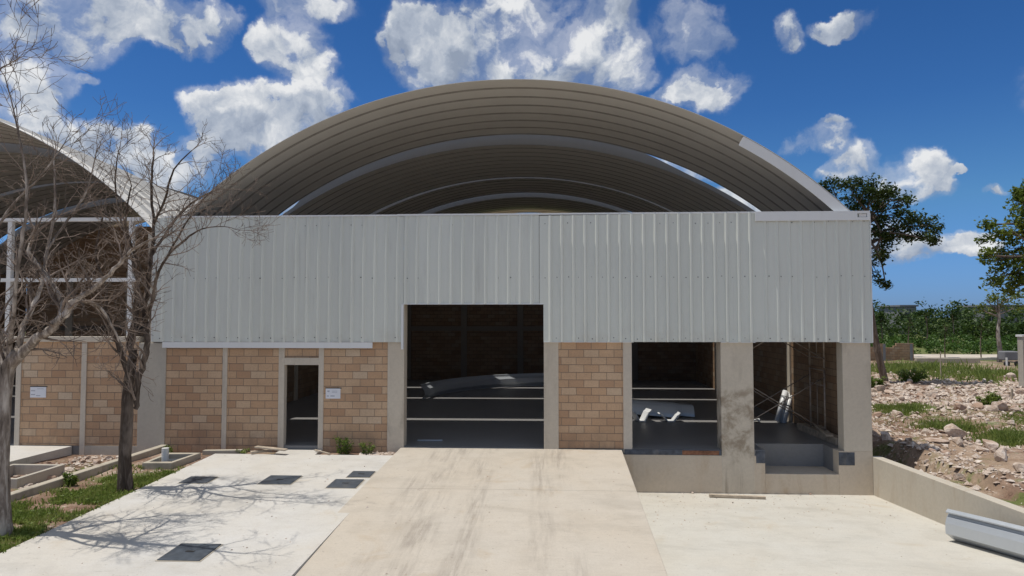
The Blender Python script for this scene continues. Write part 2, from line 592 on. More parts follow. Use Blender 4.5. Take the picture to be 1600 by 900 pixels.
M['leaf'] = leaf_material('tree_leaf', (0.018, 0.034, 0.008), (0.042, 0.07, 0.014), (0.085, 0.115, 0.025))
M['leaf_light'] = leaf_material('light_leaf', (0.05, 0.085, 0.014), (0.13, 0.175, 0.027), (0.24, 0.27, 0.055), trans=0.4)
M['leaf_wood'] = leaf_material('wood_leaf', (0.016, 0.034, 0.008), (0.04, 0.075, 0.014), (0.1, 0.15, 0.03), scale=0.16)
M['leaf_scrub'] = leaf_material('scrub_leaf', (0.03, 0.06, 0.01), (0.06, 0.12, 0.018), (0.1, 0.17, 0.03), scale=0.25)
M['grass'] = leaf_material('grass_blade', (0.1, 0.13, 0.025), (0.2, 0.26, 0.055), (0.36, 0.36, 0.14), scale=1.4, trans=0.45)
M['weed'] = leaf_material('weed_leaf', (0.06, 0.1, 0.016), (0.15, 0.22, 0.036), (0.28, 0.33, 0.09), scale=1.5, trans=0.4)
M['ground'] = ground_material()
M['rock'] = rock_material()
M['road'] = plain('pale_road', (0.5, 0.44, 0.36), 0.95, var=0.15, scale=0.5)
M['far_grey'] = plain('far_concrete', (0.22, 0.22, 0.23), 0.9, var=0.2, scale=0.4)
M['dark'] = plain('dark_opening', (0.03, 0.03, 0.03), 0.9)

# ------------------------------------------------------------------ sky, clouds, sun
SUN = Vector((-0.30, -0.02, 1.0)).normalized()
EL = math.asin(SUN.z)
AZ = math.atan2(SUN.x, SUN.y)


def build_world():
    w = bpy.data.worlds.new('World')
    scene.world = w
    w.use_nodes = True
    g = NT(w.node_tree)
    bg = g.n['Background']
    sky = g.node('ShaderNodeTexSky', sky_type='NISHITA')
    sky.sun_disc = False
    sky.sun_elevation = EL
    sky.sun_rotation = AZ
    sky.altitude = 0
    sky.air_density = 1.0
    sky.dust_density = 0.4
    sky.ozone_density = 2.0
    d = g.node('ShaderNodeTexCoord').outputs['Generated']
    d = g.vmath('NORMALIZE', d)
    # sky colour tinted by elevation; unseen upper dome made paler to neutralise the shade
    dz = g.sep(d)[2]
    tint = g.ramp(g.math('MULTIPLY', dz, 2.0, clamp=True), [(0.0, (0.25, 0.44, 0.98)), (0.07, (0.25, 0.45, 0.95)), (0.3, (0.28, 0.52, 0.77)), (0.55, (0.19, 0.42, 0.72)), (0.86, (0.155, 0.38, 0.67)), (1.0, (0.5, 0.6, 0.7))])
    hs = g.node('ShaderNodeHueSaturation')
    hs.inputs['Saturation'].default_value = 1.0
    hs.inputs['Value'].default_value = 0.62 * 2.3
    g.l.new(sky.outputs[0], hs.inputs['Color'])
    skyc = g.mix(1.0, hs.outputs[0], tint, 'MULTIPLY')
    # clouds: heaps of puffs at their own bearings in the sky, broken up by turbulence
    blobs = [(60, 25, 120, 42), (170, 20, 90, 38), (240, 35, 90, 36), (110, 68, 60, 32), (290, 66, 40, 20), (335, 22, 36, 20),
             (72, 140, 50, 38), (40, 175, 40, 25), (90, 235, 75, 40), (150, 130, 18, 12), (215, 235, 60, 32), (322, 245, 36, 34), (270, 265, 60, 34), (190, 215, 40, 18),
             (455, 72, 50, 42), (482, 8, 62, 20), (478, 100, 40, 24), (415, 55, 24, 18),
             (335, 165, 50, 32), (385, 172, 66, 38), (450, 180, 70, 44), (510, 165, 44, 32), (375, 218, 50, 26), (430, 225, 60, 26),
             (636, 60, 40, 44), (652, 95, 38, 30), (715, 85, 55, 55), (770, 48, 66, 52), (835, 60, 70, 60), (700, 122, 60, 22), (800, 110, 90, 40), (905, 95, 60, 45),
             (960, 92, 52, 42), (955, 25, 40, 40), (985, 125, 40, 22), (740, -10, 60, 14),
             (1072, 48, 46, 42), (1100, 75, 36, 26), (1105, 145, 56, 36), (1060, 158, 36, 16), (1140, 150, 28, 18),
             (1236, 42, 18, 24), (1232, 66, 20, 12), (1315, 34, 40, 16), (1305, 48, 26, 10),
             (1245, 226, 22, 11), (1293, 222, 24, 16), (1300, 204, 14, 7),
             (1322, 260, 32, 24), (1300, 268, 24, 14), (1425, 272, 44, 34), (1395, 285, 40, 26), (1435, 300, 40, 18), (1490, 273, 14, 6),
             (1430, 385, 60, 22), (1500, 378, 40, 16), (1560, 300, 18, 7), (1400, 395, 60, 14), (1530, 395, 40, 10), (1360, 370, 50, 20), (1060, 262, 60, 26), (1150, 318, 50, 26), (460, 315, 50, 24), (100, 400, 60, 30),
             (1760, 120, 120, 60), (1900, 200, 90, 40), (-160, 80, 160, 70), (-300, 200, 120, 50), (700, -160, 200, 60), (1200, -200, 180, 70), (200, -190, 200, 70)]
    warp = g.noise(d, 9.0, 6, 0.6, out='Color')
    warp = g.vmath('SCALE', g.vmath('SUBTRACT', warp, (0.5, 0.5, 0.5)), scale=0.085)
    dw = g.vmath('ADD', d, warp)
    tot = None
    shade = None
    for (cx, cy, rx, ry) in blobs:
        rx, ry = rx * 1.03, ry * 1.03
        c = ray(cx, cy)
        k = 1.0 / c.length
        c.normalize()
        # angular ellipse, in a frame whose axes lie across and up at that bearing
        e1 = Vector((c.y, -c.x, 0)).normalized()
        e2 = e1.cross(c)
        rel = g.vmath('SUBTRACT', dw, tuple(c))
        u = g.math('MULTIPLY', g.vmath('DOT_PRODUCT', rel, tuple(e1)), F / (rx * k))
        v = g.math('MULTIPLY', g.vmath('DOT_PRODUCT', rel, tuple(e2)), F / (ry * k))
        r2 = g.math('MULTIPLY_ADD', u, u, g.math('MULTIPLY', v, v))
        q = g.math('MULTIPLY_ADD', r2, -0.5, 1.0, clamp=True)
        q = g.math('MULTIPLY', q, q)
        if rx < 31:
            q = g.math('MULTIPLY', q, 0.72)
        if tot is None:
            tot, shade = q, g.math('MULTIPLY', q, v)
        else:
            tot = g.math('ADD', tot, q)
            shade = g.math('MULTIPLY_ADD', q, v, shade)
    # thin ragged skirts reach further out than the heaps themselves
    hgt = g.math('DIVIDE', shade, g.math('MAXIMUM', tot, 0.05))
    fb = g.noise(dw, 17.0, 10, 0.53)
    fb2 = g.noise(g.vmath('ADD', dw, (-0.007, 0.0, 0.016)), 17.0, 6, 0.55)
    wisp = g.noise(d, 5.0, 3, 0.5)
    # unseen cloud field added behind the camera and overhead to whiten the ambient light
    dv = g.sep(d)
    rest = g.math('MAXIMUM', g.smooth(dv[1], 0.35, -0.1), g.smooth(dv[2], 0.5, 0.7))
    field = g.math('MULTIPLY', g.math('MULTIPLY', rest, g.smooth(g.noise(d, 2.2, 3, 0.5), 0.4, 0.62)), g.smooth(dv[2], 0.0, 0.12))
    tot = g.math('ADD', tot, g.math('MULTIPLY', field, 1.2))
    body = g.math('MINIMUM', tot, 0.85)
    dens = g.math('ADD', g.math('MULTIPLY', body, 0.95), g.math('MULTIPLY', g.math('SUBTRACT', fb, 0.5), 3.6))
    # crisp cauliflower edges on some heaps, thin ragged ones on others
    soft_w = g.smooth(wisp, 0.38, 0.6, 0.34, 0.95)
    alpha = g.smooth(dens, 0.24, g.math('ADD', soft_w, 0.26))
    alpha = g.math('MULTIPLY', alpha, g.smooth(tot, 0.02, 0.25))
    veil = g.math('MULTIPLY', g.smooth(dens, -0.35, 0.55, 0, 0.42), g.smooth(tot, 0.01, 0.3))
    alpha = g.math('MAXIMUM', alpha, veil)
    lit = g.math('SUBTRACT', fb, fb2)
    soft = g.noise(dw, 7.0, 5, 0.55)
    lum = g.math('ADD', g.math('MULTIPLY', lit, 2.6), 0.5)
    lum = g.math('ADD', lum, g.math('MULTIPLY', hgt, 0.24))
    lum = g.math('ADD', lum, g.math('MULTIPLY', g.math('SUBTRACT', soft, 0.5), 2.6), clamp=True)
    cc = g.ramp(lum, [(0.0, (0.33, 0.39, 0.5)), (0.35, (0.47, 0.53, 0.63)), (0.65, (0.66, 0.7, 0.76)), (1.0, (0.93, 0.94, 0.95))])
    STR = 0.085
    ccs = g.vmath('SCALE', cc, scale=0.9 / STR)
    mixed = g.mix(g.math('MULTIPLY', alpha, 0.97), skyc, ccs)
    g.l.new(mixed, bg.inputs['Color'])
    bg.inputs['Strength'].default_value = STR
    w.cycles.sampling_method = 'MANUAL'
    w.cycles.sample_map_resolution = 512


build_world()
sl = bpy.data.lights.new('sun', 'SUN')
sl.energy = 3.7
sl.angle = math.radians(0.53)
sl.color = (1.0, 0.955, 0.88)
so = bpy.data.objects.new('sun', sl)
so.rotation_euler = SUN.to_track_quat('Z', 'Y').to_euler()
so.location = (-20, 5, 40)
COL.objects.link(so)

cd = bpy.data.cameras.new('camera')
cd.sensor_width = 36.0
cd.lens = 36.0 * F / 1600.0
cd.clip_end = 5000
co = bpy.data.objects.new('camera', cd)
co.location = CAM
co.rotation_euler = (-FW).to_track_quat('Z', 'Y').to_euler()
from mathutils import Matrix
co.rotation_euler = Matrix((RT, UP, -FW)).transposed().to_euler()
COL.objects.link(co)
scene.camera = co

vs = scene.view_settings
vs.view_transform = 'Standard'
vs.look = 'None'
vs.exposure = -0.02
vs.gamma = 1.0
vs.use_curve_mapping = False


# ------------------------------------------------------------------ ground
def yard_z(x, y):
    return -0.09 + 0.024 * y


def apron_z(x, y):
    return -1.12 - 0.06 * max(y, -13.0)


def ramp_z(x, y):
    return -0.012 + 0.0385 * y


def sstep(a, b, x):
    t = min(1, max(0, (x - a) / (b - a)))
    return t * t * (3 - 2 * t)


def ground_z(x, y):
    if x < -8.55:
        z = yard_z(x, min(y, 0)) - 0.05
        n = mnoise.noise((x * 1.3, y * 1.3, 0.3)) * 0.03
        # the hollow full of rubble beside the neighbour's drive
        k = sstep(-10.5, -10.75, x) * sstep(-13.4, -12.9, x) * sstep(-4.2, -3.0, y)
        z -= 0.16 * k
        if y > -0.25:
            z = -0.3
            n = 0
        return z + n
    if x < 1.55:
        return -0.6 if y > -0.5 else yard_z(x, max(y, -40)) - 0.35
    if x < 8.5:
        return -2.0
    # the rough plot on the right
    z = -0.13
    near = sstep(16, 9, x) * sstep(8, 0, y)
    z += 0.26 * near * (0.4 + mnoise.noise((x * 0.6, y * 0.6, 1.7))) + 0.1 * near * mnoise.noise((x * 2.6, y * 2.6, 5.1))
    f = sstep(70, 25, y)
    z += f * (0.13 * mnoise.noise((x * 0.7, y * 0.7, 4)) + 0.075 * mnoise.noise((x * 1.9, y * 1.9, 8)) + 0.04 * mnoise.noise((x * 4.5, y * 4.5, 2)))
    if x < 9.4:
        z = min(z, -0.2)
    z -= 0.75 * sstep(9.75, 9.0, x + 0.2 * mnoise.noise((x, y * 2, 6))) * sstep(-1.6, -0.5, y) * sstep(3.0, 1.0, y)
    if y > 60:
        z += 0.006 * (y - 60) * sstep(60, 120, y)
    z = min(z, 1.6)
    return z


def axis(segs):
    out = []
    for a, b, st in segs:
        n = max(1, int(round((b - a) / st)))
        out += [a + (b - a) * i / n for i in range(n)]
    out.append(segs[-1][1])
    return out


gx = axis([(-900, -100, 160), (-100, -20, 16), (-20, -13.5, 0.8), (-13.5, -8.6, 0.18), (-8.6, -8.5, 0.1), (-8.5, 1.5, 2), (1.5, 1.6, 0.1), (1.6, 8.46, 1.7),
           (8.46, 8.54, 0.08), (8.54, 16, 0.13), (16, 30, 0.3), (30, 60, 1.2), (60, 150, 8), (150, 1500, 150)])
gy = axis([(-900, -100, 160), (-100, -30, 14), (-30, -9, 1.2), (-9, -0.6, 0.17), (-0.6, 8, 0.16), (8, 24, 0.35), (24, 60, 1.0), (60, 150, 8), (150, 1500, 150)])
mb = MB()
mb.sweep([[(x, y, ground_z(x, y)) for x in gx] for y in gy])
mb.build('ground', M['ground'], smooth=True, kind='structure')

# flatwork
XL = -8.65
mb = MB()
mb.prism([(XL, -30), (-3.7, -30), (-3.7, -0.62), (-6.0, -0.62), (-6.0, -0.06), (-7.1, -0.06), (-7.1, -0.62), (XL, -0.62)], lambda x, y: yard_z(x, y) - 0.16, lambda x, y: yard_z(x, y))
mb.build('concrete_yard', M['yard'], kind='structure')
a, b_, c_, d_ = PL(432, 897, -0.012, 0.0385), PL(1043, 897, -0.012, 0.0385), (1.98, -0.03), (-3.88, -0.03)


def ext(p, q, y):
    t = (y - q[1]) / (p[1] - q[1])
    return (q[0] + (p[0] - q[0]) * t, y)


e0, e1 = ext(a, d_, -14), ext(b_, c_, -14)
mb = MB()
mb.prism([e0, e1, c_, d_], lambda x, y: -1.6, lambda x, y: ramp_z(x, y))
rampo = mb.build('ramp', M['ramp'], bevel=0.015, kind='structure')
mb = MB()
mb.prism([(1.75, -13), (8.5, -13), (8.5, 0.05), (1.75, 0.05)], lambda x, y: apron_z(x, y) - 0.2, apron_z)
mb.prism([(1.75, -30), (8.5, -30), (8.5, -13), (1.75, -13)], lambda x, y: -0.54, lambda x, y: -0.34)
mb.prism([(-3.75, -30), (1.75, -30), (1.75, -14), (-3.75, -14)], lambda x, y: yard_z(x, y) - 0.2, lambda x, y: yard_z(x, y) + 0.002)
mb.build('pavement', M['apron'], kind='structure')

# ------------------------------------------------------------------ the arched roof
R0, APEX, HW = 12.87, 9.92, 9.45


def arch_pt(cx, u, y, r_off=0.0, dz=0.0):
    """u in -1..1 across the span."""
    a0 = math.asin(HW / R0)
    a = a0 * u
    r = R0 + r_off
    return (cx + r * math.sin(a), y, APEX - R0 + r * math.cos(a) + dz)


PITCH = 0.61


def roof_profile(y0, y1):
    out = []
    n = max(1, int(round((y1 - y0) / PITCH)))
    p = (y1 - y0) / n
    for i in range(n):
        b = y0 + i * p
        out += [(b, 0.0), (b + 0.8 * p, 0.0), (b + 0.84 * p, 0.02), (b + 0.86 * p, 0.1), (b + 0.91 * p, 0.1), (b + 0.935 * p, 0.03)]
    out.append((y1, 0.0))
    return out


# (front, rear, apex drop at the front, at the rear, sideways shift, flange height)
SECTIONS = [(0.04, 4.55, 0.0, -0.3, 0.0, 0.0), (5.0, 10.6, -0.51, -0.5, -0.08, 0.42), (11.0, 14.9, -0.45, -0.38, -0.05, 0.14), (15.4, 20.6, -0.5, -0.5, 0.0, 0.28)]


def make_roof_section(parent, cx, y0, y1, d0, d1, sx, flange):
    rows = []
    for y, r in roof_profile(y0, y1):
        dz = d0 + (d1 - d0) * (y - y0) / (y1 - y0)
        rows.append([arch_pt(cx + sx, -1 + 2 * i / 96, y, r, dz * (1 - (-1 + 2 * i / 96) ** 2)) for i in range(97)])
    o = MB().sweep(rows).build('roof', M['roof'], parent, solid=0.012)
    o.data.materials.append(M['seam'])      # darker colour on the recess faces between the panels
    for k, pl in enumerate(o.data.polygons):
        if (k // 96) % 6 in (3, 4, 5):
            pl.material_index = 1
    if flange:
        r1, r2 = [], []
        for i in range(97):
            u = -1 + 2 * i / 96
            h = flange if flange < 0.2 else flange * (0.22 + 0.78 * sstep(-0.78, -0.66, u)) * (1 - 0.72 * sstep(0.27, 0.62, u))
            dz = d0 * (1 - u * u)
            r1.append(arch_pt(cx + sx, u, y0 - 0.015, -0.03, dz))
            r2.append(arch_pt(cx + sx, u, y0 - 0.015, h, dz))
        MB().sweep([r1, r2]).build('end_flange', M['flange' if flange > 0.2 else 'seam'], o, solid=0.02)
    return o


def make_roofs(parent, cx):
    for sec in SECTIONS:
        make_roof_section(parent, cx, *sec)


# ------------------------------------------------------------------ the main warehouse
WX0, WX1 = -10.45, 8.1       # inner faces of the side walls
BACK = 19.3
house = thing('warehouse', (-1.1, 0, 0), 'arched warehouse under construction with grey ribbed metal front, open door and ramp', 'warehouse')

# floor slab with the dock pit cut out
PX0, PX1, PYD = 5.68, 7.55, 0.95
mb = MB()
mb.box(WX0, 2.02, 0.02, BACK, -0.5, 0.0)
mb.box(2.02, PX0, 0.0, BACK, -1.5, -0.001)
mb.box(PX0, PX1, PYD, BACK, -1.5, -0.001)
mb.box(PX1, WX1 + 0.3, 0.34, BACK, -1.5, -0.001)
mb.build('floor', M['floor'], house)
mb = MB()
mb.box(2.02, 5.68, -0.025, 0.0, -1.6, -0.14)
mb.box(5.68, 7.55, -0.025, 0.95, -1.6, -0.6)
mb.box(7.55, 8.41, -0.025, 0.34, -1.6, -0.001)
mb.build('dock_wall', M['dock'], house, bevel=0.008)
# pit lining
MB().box(5.45, 5.679, -0.03, 0.02, -0.33, -0.02).build('pit_edge_plate', M['dock_angle'], house)
MB().box(7.551, 7.95, -0.035, -0.02, -0.36, -0.03).build('pit_edge_plate', M['dock_angle'], house)
mb = MB()
mb.box(2.05, 4.56, -0.034, 0.05, -0.14, -0.004)
mb.build('dock_edge_angle', M['dock_angle'], house)
mb = MB()
mb.box(3.55, 4.5, -0.038, -0.034, -0.13, -0.02)
mb.build('rust_plate', M['rust'], house)

# columns on the front
def column(x0, x1, z0, z1, mat, y0=-0.03, y1=0.37, name='column'):
    return MB().box(x0, x1, y0, y1, z0, z1).build(name, mat, house, bevel=0.012)


column(-11.13, -10.36, -0.4, 2.76, M['column_grey'])
column(-10.97, -10.4, 2.76, 5.8, M['column_grey'], 0.02, 0.4)
column(-4.25, -3.8, -0.3, 3.82, M['column'])
column(-0.06, 0.33, -0.3, 3.82, M['column'])
column(4.57, 5.41, -1.6, 2.84, M['stained'], -0.03, 0.45)
column(7.69, 8.41, -0.002, 2.84, M['column'], -0.03, 0.34)
# upper posts carrying the cladding
for x in (-7.2, -3.95, 0.1, 4.95, 8.05):
    MB().box(x - 0.06, x + 0.06, 0.14, 0.26, 2.84 if x not in (-3.95, 0.1) else 3.83, 5.95).build('post', M['scaffold'], house)
mb = MB()
for z in (4.4, 5.9):
    mb.box(-10.4, 8.38, 0.03, 0.13, z, z + 0.1)
mb.box(-10.35, -4.0, 0.03, 0.13, 2.9, 3.0)
mb.box(0.35, 8.38, 0.03, 0.13, 2.9, 3.0)
mb.box(-4.0, 0.35, 0.03, 0.13, 3.84, 3.94)
mb.build('girt', M['scaffold'], house)

# block panels and mullions of the front
def panel(x0, x1, z0, z1, mat=None, y0=0.0, y1=0.15):
    return MB().box(x0, x1, y0, y1, z0, z1).build('block_wall', mat or M['block'], house)


panel(-10.36, -8.78, -0.3, 2.84)
panel(-8.65, -7.23, -0.3, 2.84)
panel(-5.99, -4.25, -0.3, 2.84)
panel(-7.07, -6.13, 2.36, 2.84, y0=0.03, y1=0.13)
panel(0.33, 2.03, -0.002, 2.84)
for x0, x1, y0 in ((-8.78, -8.65, -0.03), (-7.23, -7.07, -0.025), (-6.13, -5.99, -0.025), (2.03, 2.26, -0.02)):
    MB().box(x0, x1, y0, 0.18, -0.3 if x0 < 0 else -0.1, 2.84).build('mullion', M['mullion'], house, bevel=0.006)
MB().box(-7.07, -6.13, -0.02, 0.17, 2.17, 2.36).build('lintel', M['mullion'], house)
MB().box(-10.36, -4.25, 0.02, 0.2, 2.842, 2.9).build('ring_beam', M['mullion'], house)

# side and back walls
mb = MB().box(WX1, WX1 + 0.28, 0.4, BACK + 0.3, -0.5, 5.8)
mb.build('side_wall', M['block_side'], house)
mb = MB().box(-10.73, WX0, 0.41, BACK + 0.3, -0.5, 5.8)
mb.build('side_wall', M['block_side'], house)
n = 40
bk = MB()
top = [(WX0 + (WX1 - WX0) * i / n) for i in range(n + 1)]
poly = [(x, arch_pt(-1.0, max(-1, min(1, math.asin(max(-0.999, min(0.999, (x + 1.0) / R0))) / math.asin(HW / R0))), 0, 0, -0.75)[2]) for x in top]
rows0 = [[(x, BACK, -0.5) for x in top], [(x, BACK, z) for x, z in poly]]
rows1 = [[(x, BACK + 0.2, -0.5) for x in top], [(x, BACK + 0.2, z) for x, z in poly]]
bk.sweep(rows0)
bk.sweep(rows1)
bk.sweep([rows0[1], rows1[1]])
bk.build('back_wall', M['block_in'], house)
for x in (-7.6, -4.5, -1.4, 1.7, 4.8):
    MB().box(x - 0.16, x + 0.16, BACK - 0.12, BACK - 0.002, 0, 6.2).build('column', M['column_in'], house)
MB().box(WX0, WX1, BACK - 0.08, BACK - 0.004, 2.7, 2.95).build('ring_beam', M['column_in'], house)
for y in (5.0, 9.9, 14.8):
    MB().box(WX1 - 0.06, WX1 - 0.002, y - 0.15, y + 0.15, 0, 5.8).build('column', M['column'], house)
    MB().box(WX0 + 0.002, WX0 + 0.06, y - 0.15, y + 0.15, 0, 5.8).build('column', M['column'], house)

# ribbed cladding
def cladding(x0, x1, z0, z1, y, pitch=0.308, rib=0.03, mirror=False, phase=0.0, notch=None, ztop_slope=0.0):
    """sheet with trapezoid ribs; notch = (xa, xb, z) keeps the sheet above z between xa and xb."""
    prof = [(x0, 0.0)]
    x = x0 + phase
    shape = [(-0.05, 0.0), (-0.02, rib), (0.02, rib), (0.05, 0.0)]
    while x < x1:
        for dx, h in shape:
            if x0 < x + dx < x1:
                prof.append((x + dx, h))
        # two faint stiffening beads in each pan
        for k in (0.36, 0.66):
            for dx, h in ((-0.008, 0.0), (0.0, 0.004), (0.008, 0.0)):
                if x0 < x + pitch * k + dx < x1:
                    prof.append((x + pitch * k + dx, h))
        x += pitch
    if notch:
        prof += [(notch[1] - 0.0005, 0.0), (notch[1] + 0.0005, 0.0)]
        prof.sort()
    prof.append((x1, 0.0))
    rows = []
    for z in (z0, z1):
        r = []
        for px, h in prof:
            zz = z
            if z == z0 and notch and notch[0] <= px <= notch[1]:
                zz = notch[2]
            if z == z1:
                zz += ztop_slope * (px - x0)
            r.append((px, y - h, zz))
        rows.append(r)
    return MB().sweep(rows)


CY = -0.075
cladding(-10.73, -3.82, 2.79, 6.18, CY, phase=0.28).build('cladding_panel', M['clad'], house, solid=0.004)
cladding(-3.815, -0.18, 3.81, 6.185, CY + 0.003, phase=0.05).build('cladding_panel', M['clad'], house, solid=0.004)
cladding(-0.17, 5.5, 2.81, 6.165, CY - 0.012, phase=0.29, rib=0.05, notch=(-0.5, -0.065, 3.81), ztop_slope=0.009).build('cladding_panel', M['clad'], house, solid=0.004)
cladding(5.49, 8.43, 2.815, 6.19, CY - 0.005, phase=0.26, rib=0.026).build('cladding_panel', M['clad'], house, solid=0.004)
# trims
MB().box(-10.42, -4.64, CY - 0.052, CY - 0.034, 2.63, 2.785).build('drip_flashing', M['trim'], house)
mb = MB()
mb.box(-10.45, -4.0, CY - 0.036, 0.16, 6.182, 6.225)
mb.build('top_flashing', M['trim'], house)
MB().box(-4.0, 5.49, CY - 0.03, 0.16, 6.19, 6.235).build('top_flashing', M['trim'], house)
mb = MB()
mb.box(5.49, 8.1, CY - 0.07, CY - 0.03, 5.98, 6.2)
mb.box(8.35, 8.42, CY - 0.07, CY - 0.03, 5.98, 6.2)
mb.box(8.1, 8.35, CY - 0.07, CY - 0.03, 5.98, 6.06)
mb.box(8.1, 8.35, CY - 0.07, CY - 0.03, 6.16, 6.2)
mb.box(5.49, 8.42, CY - 0.07, 0.16, 6.2, 6.225)
mb.build('box_gutter', M['trim'], house)
MB().box(8.15, 8.34, CY - 0.045, CY - 0.036, 6.07, 6.15).build('gutter_outlet', M['white_steel'], house)
MB().box(8.431, 8.45, CY - 0.03, 0.12, 2.8, 6.17).build('corner_trim', M['trim'], house)
MB().box(-10.75, -10.731, CY - 0.02, 0.1, 2.79, 6.18).build('corner_trim', M['trim'], house)
MB().box(-3.87, -3.81, CY - 0.045, 0.0, 2.6, 3.81).build('door_jamb_trim', M['trim'], house)
MB().box(-3.815, -0.07, CY - 0.02, 0.0, 3.8, 3.825).build('door_head_trim', M['trim'], house)
for x0, x1 in ((-0.06, 2.3), (4.57, 5.45), (7.6, 8.43)):
    MB().box(x0, x1, CY - 0.03, 0.0, 2.795, 2.812).build('bottom_flashing', M['trim'], house)
# screws: two rows across the front
mb = MB()


def screw(x, z, r=0.012):
    n = 6
    vs = [(x + r * math.cos(k * math.pi / 3), CY - 0.02, z + r * math.sin(k * math.pi / 3)) for k in range(n)]
    vs += [(p[0], CY + 0.01, p[2]) for p in vs]
    mb.add(vs, [tuple(range(n))] + [(i, (i + 1) % n, n + (i + 1) % n, n + i) for i in range(n)])


for i in range(62):
    x = -10.6 + i * 0.308
    for z, pr in ((4.52, 0.85), (2.9, 0.9), (5.95, 0.4)):
        if RNG.random() < pr and not (-3.9 < x < -0.1 and z < 3.8):
            screw(x + 0.09 + RNG.uniform(-0.03, 0.03), z + RNG.uniform(-0.02, 0.02), RNG.uniform(0.009, 0.017))
mb.build('screw', M['screw'], house, kind='stuff')

make_roofs(house, -1.0)
# gable trim along the right of the front arch
r1, r2 = [], []
for i in range(30):
    u = 0.617 + (0.965 - 0.617) * i / 29
    r1.append(arch_pt(-1.0, u, 0.02, -0.3))
    r2.append(arch_pt(-1.0, u, 0.02, -0.03))
MB().sweep([r1, r2]).build('gable_trim', M['trim'], house, solid=0.02)

# ------------------------------------------------------------------ the neighbour
OFF = -19.2
nb = thing('warehouse', (-20.3, 0, 0), 'unclad neighbouring arched warehouse with open white steel frame above its block wall', 'warehouse')
make_roofs(nb, -1.0 + OFF)


def npart(name, mat, *boxes, bevel=0.0):
    mb = MB()
    for b in boxes:
        mb.box(*b)
    return mb.build(name, mat, nb, bevel=bevel)


npart('floor', M['floor'], (-29.6, -10.75, 0.02, BACK, -0.5, -0.03))
npart('block_wall', M['block'], (-14.46, -12.74, 0.0, 0.15, -0.05, 2.78))
npart('block_wall', M['block'], (-12.6, -11.13, 0.0, 0.15, -0.05, 2.78))
npart('mullion', M['mullion'], (-12.74, -12.6, -0.03, 0.18, -0.35, 2.78))
npart('mullion', M['mullion'], (-14.6, -14.46, -0.03, 0.18, -0.1, 2.78))
npart('plinth', M['column_grey'], (-12.6, -11.13, -0.02, 0.14, -0.6, -0.05))
npart('block_wall', M['block'], (-19.5, -15.9, 0.0, 0.15, -0.05, 2.78))
npart('sill', M['column'], (-19.5, -11.13, -0.06, 0.22, 2.78, 2.93), bevel=0.01)
for x in (-18.2, -14.93, -11.45):
    npart('post', M['white_steel'], (x - 0.06, x + 0.06, 0.0, 0.12, 2.93, 6.12))
for z in (4.44, 6.12):
    npart('rail', M['white_steel'], (-19.5, -11.2, -0.005, 0.125, z, z + 0.1))
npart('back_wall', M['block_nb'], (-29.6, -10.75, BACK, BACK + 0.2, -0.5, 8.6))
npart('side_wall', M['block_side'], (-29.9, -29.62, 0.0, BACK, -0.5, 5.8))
for x in (-27, -23.5, -20, -17.0, -14.2):
    npart('column', M['column'], (x - 0.2, x + 0.2, BACK - 0.12, BACK - 0.002, 0, 6.0))
for y in (5.0, 9.9, 14.8):
    npart('column', M['column'], (-10.82, -10.735, y - 0.2, y + 0.2, 0, 5.8))
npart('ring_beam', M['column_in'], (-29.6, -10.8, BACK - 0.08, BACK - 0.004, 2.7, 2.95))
npart('gutter', M['trim'], (-10.76, -10.44, 0.45, BACK, 5.802, 5.86))

# ------------------------------------------------------------------ kerbs, walls and covers around the yards
mb = MB()
mb.prism([(-11.45, -9.5), (-11.25, -9.5), (-10.24, -0.04), (-10.44, -0.04)], lambda x, y: yard_z(x, y) - 0.2, lambda x, y: yard_z(x, y) + 0.1)
tag(mb.build('kerb', M['kerb'], bevel=0.02), 'long low concrete kerb between the weedy strip and the rubble hollow', 'kerb')
mb = MB()
mb.prism([(8.41, -14), (8.66, -14), (8.66, 0.12), (8.41, 0.12)], lambda x, y: -1.6, lambda x, y: -0.14 - 0.028 * y)
tag(mb.build('retaining_wall', M['retain'], bevel=0.012), 'long cream concrete retaining wall between the loading apron and the rubble plot', 'wall')
mb = MB()
mb.prism([(-22, -12), (-14.6, -12), (-12.95, -0.03), (-22, -0.03)], lambda x, y: -0.3 + 0.02 * y, lambda x, y: -0.06 + 0.02 * y)
mb.build('driveway', M['yard'], kind='structure')

# planter frame with a pipe stub
pf = thing('inspection_chamber', (-9.7, -0.9, yard_z(0, -0.9)), 'low concrete ring kerb around a dark pit beside the tree', 'inspection pit')
p0, p1, p2, p3 = PL(222, 722, 0.03, 0.024), PL(268, 722, 0.03, 0.024), PL(314, 706, 0.03, 0.024), PL(262, 706, 0.03, 0.024)
ring = [p0, p1, p2, p3]
cen = sum(ring, Vector()) / 4
mb = MB()
for i in range(4):
    a, b = ring[i], ring[(i + 1) % 4]
    ia, ib = a + (cen - a).normalized() * 0.17, b + (cen - b).normalized() * 0.17
    mb.prism([(a.x, a.y), (b.x, b.y), (ib.x, ib.y), (ia.x, ia.y)], lambda x, y: yard_z(x, y) - 0.2, lambda x, y: yard_z(x, y) + 0.1)
mb.build('ring_kerb', M['kerb'], pf, bevel=0.008)
mb = MB()
mb.prism([(p.x + (cen.x - p.x) * 0.2, p.y + (cen.y - p.y) * 0.2) for p in ring], lambda x, y: yard_z(x, y) - 0.1, lambda x, y: yard_z(x, y) - 0.02)
mb.build('pit_bottom', M['steel_dark'], pf)
ps = PL(258, 718, -0.05, 0.024)
mb = MB()
mb.tube([(ps.x, ps.y, -0.2), (ps.x, ps.y, 0.2)], 0.085, 14)
tag(mb.build('pipe_stub', M['pvc'], bevel=0.004), 'short white plastic pipe stub standing in the concrete pit frame', 'pipe')

